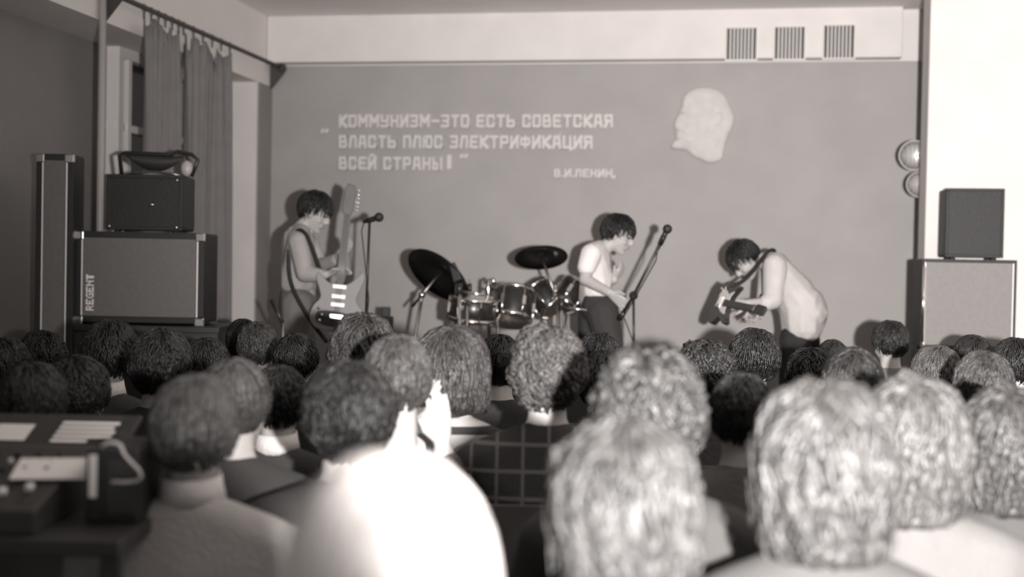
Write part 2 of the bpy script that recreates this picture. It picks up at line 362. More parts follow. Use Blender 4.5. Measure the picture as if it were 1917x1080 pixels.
# ------------------------------------------------------------------ people
class BL:
    """union of rounded volumes, voxel-remeshed into one continuous skin"""
    def __init__(s): s.bm = bmesh.new()
    def hull(s, *sph):           # (centre, radius or (rx,ry,rz), optional rotation)
        t = bmesh.new()
        for q in sph:
            c, r = q[0], q[1]; Rm = q[2] if len(q) > 2 else Matrix.Identity(4)
            rr = r if hasattr(r, '__len__') else (r, r, r)
            bmesh.ops.create_icosphere(t, subdivisions=2, radius=1, matrix=Matrix.Translation(V(c)) @ Rm.to_4x4() @ Matrix.Diagonal((*rr, 1)))
        g = bmesh.ops.convex_hull(t, input=t.verts)
        bmesh.ops.delete(t, geom=list({e for e in g['geom_interior'] if isinstance(e, bmesh.types.BMVert)}), context='VERTS')
        me = bpy.data.meshes.new('tmp'); t.to_mesh(me); t.free(); s.bm.from_mesh(me); bpy.data.meshes.remove(me)
        return s
    def limb(s, *pr):
        for a, b in zip(pr, pr[1:]): s.hull(a, b)
        return s
    def mesh(s, name, voxel, smooth=3, m=None):
        me = bpy.data.meshes.new('t'); s.bm.to_mesh(me); s.bm.free()
        o = bpy.data.objects.new('t', me); COL.objects.link(o)
        rm = o.modifiers.new('r', 'REMESH'); rm.mode = 'VOXEL'; rm.voxel_size = voxel; rm.use_smooth_shade = True
        if smooth: sm = o.modifiers.new('s', 'SMOOTH'); sm.iterations = smooth; sm.factor = .5
        dg = bpy.context.evaluated_depsgraph_get()
        r = bpy.data.meshes.new_from_object(o.evaluated_get(dg)); r.name = name
        bpy.data.objects.remove(o); bpy.data.meshes.remove(me)
        r.materials.clear()
        if m: r.materials.append(m)
        return r
def frame_of(face, upv):
    f = V(face).normalized(); x = f.cross(V(upv)).normalized(); z = x.cross(f)
    return Matrix((x, f, z)).transposed().to_4x4()
def head_blobs(b, c, F, s=1.0, ears=True):
    T = Matrix.Translation(c) @ F
    def P(x, y, z): return T @ V((x*s, y*s, z*s))
    def E(x, y, z, rx, ry, rz): return (P(x, y, z), (rx*s, ry*s, rz*s), F)
    b.hull(E(0, -.018, .025, .074, .092, .088)); b.hull(E(0, .02, .03, .066, .07, .07))
    b.hull(E(0, .03, -.03, .06, .058, .05), E(0, .048, -.088, .026, .028, .024), E(0, .0, -.05, .056, .05, .05))
    b.hull(E(0, .066, -.095, .017, .018, .016))
    b.hull(E(0, .08, .022, .012, .012, .012), E(0, .104, -.022, .013, .013, .011)); b.hull(E(0, .094, -.028, .018, .012, .009))
    b.hull(E(-.034, .068, .026, .016, .014, .009), E(.034, .068, .026, .016, .014, .009))
    b.hull(E(-.038, .06, -.028, .018, .018, .016)); b.hull(E(.038, .06, -.028, .018, .018, .016))
    b.hull(E(-.014, .084, -.058, .010, .009, .007), E(.014, .084, -.058, .010, .009, .007))
    if ears:
        for sx in (-1, 1): b.hull(E(sx*.076, -.004, .012, .010, .018, .016), E(sx*.074, -.0, -.026, .008, .012, .012))
    return P
def face_parts(root, loc, c, F, s=1.0):
    T = Matrix.Translation(V(c)-V(loc)) @ F @ Matrix.Scale(s, 4)
    for sx in (-1, 1):
        m = MB(); m.sphere((sx*.032, .0765, .006), (.013, .008, .0065), T, 6); m.build('eye', MAT['eye'], root)
        m = MB(); m.tube([T @ V((sx*a, b, z)) for a, b, z in ((.014, .087, .028), (.032, .086, .034), (.05, .07, .027))], .0042, 5); m.build('eyebrow', H['black'], root)
    m = MB(); m.tube([T @ V(q) for q in ((-.022, .081, -.058), (0, .0935, -.056), (.022, .081, -.058))], [.002, .006, .002], 6); m.build('mouth', MAT['lip'], root)

def hair_mesh(name, style, seed, m):
    """hair volume plus individual locks, head frame: +Y face, +Z up"""
    rnd = random.Random(seed)
    ST_ = dict(short=dict(r=(.086, .104, .104), off=(0, -.012, .030), n=900, L=.075, curl=.004, drop=-.42, lift=.006, rad=.0031, bump=.004),
               curly=dict(r=(.098, .114, .118), off=(0, -.016, .034), n=760, L=.085, curl=.0125, drop=-.55, lift=.012, rad=.0048, bump=.012),
               wavy=dict(r=(.094, .11, .112), off=(0, -.014, .032), n=1000, L=.11, curl=.009, drop=-.62, lift=.009, rad=.0034, bump=.008),
               bob=dict(r=(.100, .112, .112), off=(0, -.014, .032), n=1300, L=.17, curl=.0065, drop=-.80, lift=.007, rad=.0032, bump=.004, low=-.118),
               shag=dict(r=(.102, .112, .116), off=(0, -.014, .032), n=1100, L=.14, curl=.013, drop=-.80, lift=.010, rad=.0044, bump=.012, low=-.165),
               sleek=dict(r=(.084, .102, .104), off=(0, -.012, .030), n=560, L=.12, curl=.0015, drop=-.62, lift=.002, rad=.0034, bump=.002),
               smooth=dict(r=(.083, .1, .102), off=(0, -.012, .030), n=0, L=.07, curl=.0, drop=-.55, lift=.0, rad=.004, bump=.0015))[style]
    rx, ry, rz = ST_['r']; off = V(ST_['off'])
    def hairy(n, loose=0):
        hl = .40 if n.y > .35 else (-.12 + (n.y+.2)*.9 if n.y > -.2 else ST_['drop'] + (n.y+1)*.25)
        return n.z > hl - loose
    def rad(n):
        k = 1 + ST_['bump']*10*(noise.noise(n*3.2+V((seed, 0, 0)))+.5*noise.noise(n*8+V((0, seed, 0))))
        return k
    bm = bmesh.new(); bmesh.ops.create_icosphere(bm, subdivisions=4, radius=1)
    for v in bm.verts:
        n = v.co.normalized(); k = rad(n)
        if 'low' in ST_ and n.z < -.1 and n.y < .25:
            v.co = V((n.x*rx*1.05, min(n.y, .2)*ry*1.0, n.z*rz*1.25)) + off; lw = 1.35 if style == 'bob' else 1.72
            q = V((n.x, n.y, 0)).normalized() if abs(n.x)+abs(n.y) > .01 else V((0, 0, 0))
            if n.z > -.9: v.co = V((q.x*rx*(1.02), q.y*ry*1.0, max(n.z, -.9)*rz*lw)) + off
            continue
        if not hairy(n, .02): k = .80 if n.z > -.5 else .62
        v.co = V((n.x*rx*k, n.y*ry*k, n.z*rz*k)) + off
    for f in bm.faces: f.smooth = True
    vs, fs = [], []
    ns = 7
    for i in range(ST_['n']):
        for _ in range(30):
            n = V((rnd.gauss(0, 1), rnd.gauss(0, 1), rnd.gauss(0, 1))).normalized()
            if hairy(n): break
        L = ST_['L']*rnd.uniform(.6, 1.15); ph = rnd.uniform(0, 6.28); turns = rnd.uniform(.6, 1.5)*(1.6 if style == 'curly' else .8); sgn = rnd.choice((-1, 1))
        crown = V((.1, -.35, .93)).normalized()
        p = n.copy(); pts = []; side = rnd.uniform(-.35, .35)
        posn = V((n.x*rx, n.y*ry, n.z*rz))*rad(n)
        for j in range(ns):
            t = j/(ns-1); nn = V((posn.x/rx, posn.y/ry, posn.z/rz)).normalized()
            away = nn-crown; dn = (away*.8 + V((0, 0, -1)) + V((side, 0, 0))*1.0)
            d = (dn - nn*dn.dot(nn)); d = d.normalized() if d.length > .01 else V((0, 0, -1))
            if 'low' in ST_ and nn.z < 0: d = V((0, 0, -1))
            n_up = nn; b = d.cross(n_up).normalized(); a = ST_['curl']*(.4+t)
            lift = ST_['lift']*(.4+.6*sin(pi*t)) + (.004 if 'low' not in ST_ else 0)
            pts.append(posn + off + n_up*(lift*rnd.uniform(.7, 1.0) + a*cos(ph+6.28*turns*t*sgn)*.8) + b*a*sin(ph+6.28*turns*t*sgn))
            nxt = posn + d*L/(ns-1)
            q = V((nxt.x/rx, nxt.y/ry, nxt.z/rz))
            if q.z > -.15 or 'low' not in ST_: q = q/q.length*(rad(q.normalized()))
            posn = V((q.x*rx, q.y*ry, q.z*rz))
            if posn.z < ST_.get('low', -9): posn = V((posn.x*.94, posn.y*.94, ST_['low']))
        base = len(vs); r0_ = ST_['rad']*rnd.uniform(.7, 1.3)
        for j, p in enumerate(pts):
            t = j/(ns-1); tg = (pts[min(j+1, ns-1)]-pts[max(j-1, 0)]); tg = tg.normalized() if tg.length > 1e-6 else V((0, 0, -1))
            nn = (p-off).normalized(); b = tg.cross(nn); b = b.normalized() if b.length > 1e-4 else V((1, 0, 0)); c = b.cross(tg)
            r = r0_*(1-.75*t**2)
            vs += [p+b*r*1.5, p+c*r, p-b*r*1.5, p-c*r]
        for j in range(ns-1):
            for k in range(4): fs.append((base+j*4+k, base+j*4+(k+1) % 4, base+(j+1)*4+(k+1) % 4, base+(j+1)*4+k))
    bv = [bm.verts.new(v) for v in vs]
    for f in fs:
        q = bm.faces.new([bv[i] for i in f]); q.smooth = True
    bm.normal_update(); me = bpy.data.meshes.new(name); bm.to_mesh(me); bm.free(); me.materials.append(m)
    return me
H_ = 0
HM = {k: [hair_mesh('hair_'+k, k, sd, H['dark']) for sd in sds] for k, sds in
      (('short', (1, 2, 3)), ('curly', (4, 5, 9)), ('wavy', (6, 7)), ('bob', (8,)), ('shag', (13, 14, 15)), ('smooth', (10,)), ('sleek', (11, 12)))}
def put_hair(root, loc, c, F, style, tone, var=0, s=1.0):
    o = bpy.data.objects.new('hair', HM[style][var % len(HM[style])]); link(o, root)
    T = Matrix.Translation(V(c)-V(loc)) @ F @ Matrix.Scale(s, 4)
    o.location = T.translation; o.rotation_euler = T.to_euler(); o.scale = (s, s, s)
    o.material_slots[0].link = 'OBJECT'; o.material_slots[0].material = H[tone]
    return o
def child_mesh(name, me, root, m=None):
    o = link(bpy.data.objects.new(name, me), root)
    if m: o.material_slots[0].link = 'OBJECT'; o.material_slots[0].material = m
    return o
def hand_blobs(b, wrist, palm_dir, normal, thumb_side, curl=.5, s=1.0, spread=.12):
    """palm plus five fingers; curl 0 = flat, 1 = fist-like; normal points out of the palm"""
    d = V(palm_dir).normalized(); n = V(normal); n = (n-d*n.dot(d)).normalized(); x = d.cross(n)*thumb_side
    W = V(wrist)
    b.hull((W, .021*s), (W+d*.03*s+x*.018*s, .015*s), (W+d*.03*s-x*.018*s, .015*s), (W+d*.085*s+x*.030*s, .0115*s), (W+d*.08*s-x*.030*s, .0105*s))
    for i, (off, L) in enumerate(((.030, .068), (.010, .077), (-.011, .071), (-.031, .055))):
        a = spread*(1.5-i)*.6; p = W+d*.084*s+x*off*s; dd = (d*cos(a)+x*sin(a)).normalized(); r = .0092*s
        for k, fr in enumerate((.45, .3, .25)):
            ang = curl*(.55+.55*k); e = (dd*cos(ang)+n*sin(ang)).normalized(); q = p+e*L*fr*s
            b.hull((p, r), (q, r*.92)); p, r = q, r*.9
    p = W+d*.028*s+x*.024*s; q = p+(x*.75+d*.6+n*.25*curl).normalized()*.036*s; b.hull((p, .0135*s), (q, .0105*s))
    q2 = q+(x*.3+d*.85+n*.7*curl).normalized()*.034*s; b.hull((q, .0105*s), (q2, .0088*s))

# ---- seated listeners: three bodies that differ in the turn of the head
SH = V((0, .0, 1.175))
def seated_body(hyaw, htilt):
    b = BL(); F = Matrix.Rotation(hyaw, 4, 'Z') @ Matrix.Rotation(-htilt, 4, 'X')
    head_blobs(b, SH, F)
    b.limb(((0, -.03, 1.02), .062), ((0, -.018, 1.12), .054))
    b.hull(((-.15, -.04, .94), .058), ((.15, -.04, .94), .058), ((0, -.05, .75), (.14, .095, .1)), ((0, -.03, 1.02), .06))
    b.hull(((0, -.05, .75), (.14, .095, .1)), ((0, -.02, .55), (.165, .12, .09)))
    for s_ in (-1, 1):
        b.limb(((s_*.185, -.035, .935), .05), ((s_*.235, .03, .70), .042), ((s_*.16, .28, .60), .028))
        hand_blobs(b, (s_*.16, .29, .598), (-s_*.35, .9, -.12), (0, -.1, -1), 1 if s_ < 0 else -1, .25)
        b.limb(((s_*.09, .02, .53), .085), ((s_*.12, .42, .50), .06), ((s_*.12, .40, .10), .043)); b.hull(((s_*.12, .38, .05), .04), ((s_*.13, .55, .035), .032))
    return b.mesh('body', .011, 3, MAT['skin']), F
BODY = [seated_body(a, t) for a, t in ((0, .05), (.35, .12), (-.38, -.04))]
def jacket_mesh(wd, fat, collar=True):
    b = BL()
    b.hull(((-.155*wd, -.04, .943), .072*fat), ((.155*wd, -.04, .943), .072*fat), ((0, -.055, .75), (.165*fat, .12*fat, .1)), ((0, -.04, 1.012), .066))
    b.hull(((0, -.05, .75), (.165*fat, .12*fat, .1)), ((0, -.03, .55), (.185*fat, .14*fat, .08)))
    for s_ in (-1, 1): b.limb(((s_*.19*wd, -.035, .932), .066*fat), ((s_*.245*wd, .03, .70), .055*fat), ((s_*.17, .255, .608), .04))
    return b.mesh('jacket', .013, 4, CL['dark'])
JK = {'jacket': jacket_mesh(1.05, 1.08), 'sweater': jacket_mesh(.98, 1.0), 'narrow': jacket_mesh(.88, .93)}
def trousers_mesh():
    b = BL(); b.hull(((-.07, -.02, .55), .12), ((.07, -.02, .55), .12))
    for s_ in (-1, 1): b.limb(((s_*.09, .02, .535), .10), ((s_*.12, .43, .505), .075), ((s_*.12, .40, .12), .065))
    return b.mesh('trousers', .015, 3, CL['dark'])
TR = trousers_mesh()
def shoe_mesh():
    b = BL()
    b.hull(((0, .36, .05), .045), ((0, .54, .04), .038)); return b.mesh('shoe', .012, 2, MAT['black'])
SHOE = shoe_mesh()
mc = MB(); T_ = Matrix.Translation((0, -.026, 1.058)) @ Matrix.Scale(1.12, 4)
mc.lathe([(.066, -.01), (.060, .018), (.057, .040), (.054, .040), (.056, .015), (.060, -.01)], T_ @ Matrix.Rotation(.12, 4, 'X'), 24)
_c = mc.build('shirt_collar', CL['white']); COLLAR = _c.data; bpy.data.objects.remove(_c)
# chair under each listener
def chair_meshes():
    out = {}
    m = MB(); m.box((-.20, -.19, .43), (.20, .20, .448)); o = m.build('t', MAT['seat'], bevel=0); out['seat'] = o.data; bpy.data.objects.remove(o)
    m = MB(); m.box((-.20, -.235, .66), (.20, -.222, .86)); o = m.build('t', MAT['seat']); out['backrest'] = o.data; bpy.data.objects.remove(o)
    m = MB(); m.tube([(0, 0, 0), (0, 0, .43)], .011, 8); o = m.build('t', MAT['blk2']); out['leg'] = o.data; bpy.data.objects.remove(o)
    m = MB(); m.tube([(0, 0, .43), (0, 0, .86)], .011, 8); o = m.build('t', MAT['blk2']); out['back_post'] = o.data; bpy.data.objects.remove(o)
    return out
CM = chair_meshes()
def chair(x, y, rz):
    r = empty('chair', (x, y, 0), 'dark plywood chair under a seated listener', 'chair', 'chairs of the audience', rz)
    for nm, ofs in (('seat', (0, 0, 0)), ('backrest', (0, 0, 0)), ('leg', (-.18, -.2, 0)), ('leg', (.18, -.2, 0)), ('leg', (-.18, .17, 0)), ('leg', (.18, .17, 0)), ('back_post', (-.18, -.21, 0)), ('back_post', (.18, -.21, 0))):
        o = link(bpy.data.objects.new(nm, CM[nm]), r); o.location = ofs
HW = dict(shag=.225, sleek=.18, short=.185, curly=.222, wavy=.208, bob=.212, smooth=.178)
PEOPLE = []
def listener(px, top, wpx, style, tone, cut, cloth, label, var=0, body=0, collar=False, yaw=None, tro='black', hs=1.0):
    sc_ = 1; me, F = BODY[body]
    for _ in range(6):
        d = FPX*HW[style]*hs*sc_/wpx; T = Q(px, top, d); sc_ = (T.z-.005)/(SH.z + (.118 if style == 'short' else .135))
    rz = YAW + (yaw or 0)
    off = Matrix.Rotation(rz, 3, 'Z') @ V((0, 0, 0))
    r = empty('person', (T.x, T.y, 0), label, 'person', 'seated listeners in the audience', rz); r.scale = (sc_, sc_, sc_)
    child_mesh('body', me, r); put_hair(r, (0, 0, 0), SH, F, style, tone, var, hs)
    j = child_mesh('sweater' if cut == 'sweater' else 'jacket', JK[cut], r, CL[cloth]); child_mesh('trousers', TR, r, CL[tro])
    for s_ in (-.12, .12): o = child_mesh('shoe', SHOE, r); o.location = (s_, 0, 0)
    if collar: child_mesh('shirt_collar', COLLAR, r)
    chair(T.x, T.y, rz)
    for q in PEOPLE:
        dd = math.hypot(q[0]-T.x, q[1]-T.y)
        if dd < .42: print('CLOSE', label[:40], '|', q[2][:40], round(dd, 2), 'd', round(d, 2))
    PEOPLE.append((T.x, T.y, label)); 
    if not .82 < sc_ < 1.16: print('SCALE', label[:50], round(sc_, 2), round(d, 2))
    return r
L = listener
# near, out of focus
L(735, 846, 392, 'sleek', 'pale', 'sweater', 'pale', 'out-of-focus person nearest the camera with very pale smooth hair', hs=1.0)
L(368, 716, 158, 'short', 'mid', 'jacket', 'light', 'man in a light jacket with a white shirt collar, nearest the mixing desk', 1, 0, True)
L(443, 668, 128, 'sleek', 'mid', 'jacket', 'dark', 'person with a smooth dark bob-like cap of hair behind the white-collared man', 0, 2)
L(652, 686, 166, 'wavy', 'dark', 'jacket', 'dark', 'blurred person in dark clothes left of the photographer with raised hands', 0, 1)
L(850, 620, 138, 'bob', 'brown', 'sweater', 'stripe', 'person with chin-length wavy bob in a pale sweater with dark bands', 0, 2, hs=1.08)
L(1027, 619, 138, 'curly', 'mid', 'jacket', 'plaid', 'person with curly light-brown hair in a dark plaid jacket', 0, 0, hs=0.94)
L(1215, 672, 200, 'curly', 'brown', 'jacket', 'dark', 'person with a big mop of frizzy hair right of the plaid jacket', 1, 0)
L(1165, 790, 262, 'shag', 'brown', 'sweater', 'dark', 'very blurred frizzy-haired person at the bottom centre right', 2, 1, hs=0.94)
L(1540, 728, 245, 'shag', 'brown', 'sweater', 'dark', 'blurred person with a big shaggy head, nearest below the bending bass player', 1, 0)
L(1714, 719, 196, 'shag', 'mid', 'jacket', 'grey', 'blurred light-haired person just right of the big shaggy head', 0, 2)
# middle rows
L(1322, 645, 108, 'curly', 'dark', 'jacket', 'dark', 'person with dark curly hair left of the bending guitarist', 0, 0, hs=0.94)
L(1412, 630, 88, 'short', 'black', 'jacket', 'black', 'black-haired person in front of the bending guitarist', 0, 1, hs=1.12)
L(1598, 655, 118, 'sleek', 'dark', 'jacket', 'grey', 'smooth dark-haired person in grey right of the bending guitarist', 0, 2, hs=1.08)
L(1518, 662, 84, 'wavy', 'dark', 'jacket', 'dark', 'small dark-haired person just right of the black-haired one', 1, 2, hs=1.12)
L(1666, 606, 62, 'short', 'dark', 'sweater', 'mid', 'far listener close to the right loudspeaker', 1, 1)
L(1752, 655, 86, 'short', 'mid', 'jacket', 'dark', 'listener whose light-haired head covers the foot of the right loudspeaker', 2, 1)
L(682, 595, 122, 'wavy', 'brown', 'jacket', 'dark', 'person with thick wavy hair in front of the standing guitarist', 1, 0)
L(456, 596, 62, 'sleek', 'black', 'jacket', 'black', 'far dark-haired listener below the white window reveal', 0, 0)
L(483, 610, 72, 'short', 'brown', 'jacket', 'dark', 'brown-haired listener right below the stage corner', 0, 0)
L(302, 618, 108, 'wavy', 'dark', 'jacket', 'black', 'person with tousled dark hair in front of the big loudspeaker', 0, 0, hs=0.95)
L(390, 640, 80, 'short', 'black', 'jacket', 'black', 'dark-haired listener below the right end of the big loudspeaker', 1, 2)
L(205, 614, 100, 'short', 'black', 'jacket', 'dark', 'black-haired person with a pale collar at far left', 2, 1, True, hs=1.1)
L(148, 668, 112, 'wavy', 'black', 'sweater', 'dark', 'dark-haired listener with pale collar at the left edge beyond the mixing desk', 1, 2, True, hs=0.94)
L(936, 625, 84, 'sleek', 'black', 'jacket', 'black', 'black-haired listener between the bob and the curly head', 0, 0)
L(1120, 628, 76, 'short', 'black', 'jacket', 'black', 'black-haired listener below the drummer', 1, 1)
L(1136, 664, 96, 'short', 'dark', 'jacket', 'black', 'dark-haired person right behind the curly plaid wearer', 2, 2)
L(1388, 706, 118, 'short', 'black', 'jacket', 'grey', 'dark-haired person in a grey jacket between the frizzy and the fair head', 1, 0, hs=0.96)
L(558, 632, 78, 'short', 'black', 'jacket', 'black', 'invented dark-haired listener filling the shade at the feet of the standing guitarist', 0, 2)  # invented listener whose dark shape stands in for shadow over the guitarist's trousers
L(523, 690, 104, 'short', 'black', 'jacket', 'dark', 'person in a dark jacket with pale collar right of the smooth dark bob', 1, 0, True, hs=0.95)
L(1560, 632, 60, 'sleek', 'dark', 'jacket', 'grey', 'far listener in grey just right of the bending guitarist', 0, 2, hs=0.95)
# beyond the old print's edges
L(62, 690, 120, 'short', 'dark', 'jacket', 'dark', 'dark-haired listener at the far left edge of the hall', 0, 0)
L(80, 625, 84, 'wavy', 'black', 'jacket', 'black', 'tousled listener at far left before the column loudspeaker', 1, 1)
L(12, 640, 90, 'short', 'black', 'sweater', 'grey', 'leftmost listener in a grey sweater', 2, 2)
L(1840, 668, 104, 'short', 'brown', 'jacket', 'mid', 'brown-haired listener in grey at the far right of the rows', 0, 0)
L(1890, 735, 170, 'shag', 'brown', 'sweater', 'dark', 'curly-haired listener in a grey sweater at the right edge', 0, 2)
L(1820, 630, 72, 'sleek', 'dark', 'jacket', 'grey', 'far listener in front of the right loudspeaker, next to the wall', 0, 0, hs=1.08)
L(1900, 640, 78, 'short', 'black', 'jacket', 'dark', 'far listener at the right edge before the white wall', 1, 1)

# ---- the listener who holds a camera with both hands
d = 3.45; P_ = lambda x, y, dd=0: Q(x, y, d+dd)
g = Q(748, 700, d); base = V((g.x, g.y, 0))
root = empty('person', base, 'person with mid-brown hair holding a small camera up with both pale hands', 'person')
def loc(v): return V(v)-base
F = frame_of(ray(770, 560), (0, 0, 1)); hc = P_(744, 722)
b = BL(); head_blobs(b, loc(hc), F)
nk = P_(742, 800); b.limb((loc(P_(744, 755)), .053), (loc(P_(742, 842, -.03)), .058))
shL, shR = P_(676, 908, -.02), P_(822, 908, -.02); low = P_(750, 1040, -.02)
b.hull((loc(shL), .06), (loc(shR), .06), (loc(low), (.15, .1, .1)), (loc(P_(742, 860, -.03)), .055))
hips = V((low.x, low.y, .55)); b.hull((loc(low), (.15, .1, .1)), (hips-base, (.17, .12, .09)))
fR = V((fwd.x, fwd.y, 0)).normalized(); sR = V((right.x, right.y, 0)).normalized()
# right of picture: bent arm, palm open at (820,790)
elR, wrR = P_(876, 955, .12), P_(828, 842, .10)
elL, wrL = P_(636, 950, .06), P_(722, 800, .08)
b.limb((loc(shR), .05), (loc(elR), .042), (loc(wrR), .027)); b.limb((loc(shL), .05), (loc(elL), .042), (loc(P_(716, 822, .06)), .031), (loc(P_(762, 795, .12)), .026))
hand_blobs(b, loc(wrR)+up*.01, up*1.0-right*.10, fwd*.75-right*.66, 1, .12, 1.0, .05)
hand_blobs(b, loc(P_(762, 795, .12)), up*.85+right*.45, fwd*.5+right*.8, -1, .3, .95, .05)
for s_ in (-1, 1):
    b.limb((hips-base+sR*.09*s_, .085), (sR*.12*s_+fR*.42+V((0, 0, .50)), .06), (sR*.12*s_+fR*.40+V((0, 0, .06)), .043))
child_mesh('body', b.mesh('body', .0062, 2, MAT['skin']), root)
put_hair(root, base, hc, F, 'short', 'mid', 1, .98)
b = BL(); b.hull((loc(shL), .074), (loc(shR), .074), (loc(low), (.175, .125, .1)), (loc(P_(742, 866, -.035)), .062)); b.hull((loc(low), (.175, .125, .1)), (hips-base, (.19, .14, .09)))
b.limb((loc(shR), .068), (loc(elR), .056), (loc(P_(838, 868, .10)), .040)); b.limb((loc(shL), .068), (loc(elL), .056), (loc(P_(706, 868, .05)), .042))
child_mesh('jacket', b.mesh('jacket', .011, 3, CL['grey']), root)
b = BL(); b.hull((hips-base-sR*.07, .12), (hips-base+sR*.07, .12))
for s_ in (-1, 1): b.limb((hips-base+sR*.09*s_, .1), (sR*.12*s_+fR*.43+V((0, 0, .505)), .075), (sR*.12*s_+fR*.40+V((0, 0, .12)), .065))
child_mesh('trousers', b.mesh('trousers', .015, 3, CL['black']), root)
for s_ in (-.12, .12):
    o = child_mesh('shoe', SHOE, root); o.location = Matrix.Rotation(YAW, 3, 'Z') @ V((s_, 0, 0)); o.rotation_euler.z = YAW
chair(base.x, base.y, YAW)
cc = P_(793, 775, .10)
cr = empty('camera', cc, 'small black camera held between the two raised hands', 'camera')
Fc = Matrix((right, fwd, up)).transposed().to_4x4()
m = MB(); m.box((-.028, -.018, -.055), (.024, .018, .055), Fc); m.build('body', MAT['black'], cr, .004)
m = MB(); m.lathe([(.024, 0), (.026, .03), (.022, .045)], Fc @ Matrix.Translation((0, .018, 0)) @ Matrix.Rotation(-pi/2, 4, 'X'), 20); m.build('lens', MAT['blk2'], cr)
m = MB(); m.box((-.012, -.023, .02), (.010, -.016, .036), Fc); m.build('viewfinder', MAT['glass'], cr, .001)
m = MB(); m.lathe([(.006, 0), (.006, .005)], Fc @ Matrix.Translation((.0, 0, .055)), 12); m.build('shutter_button', MAT['chrome'], cr)

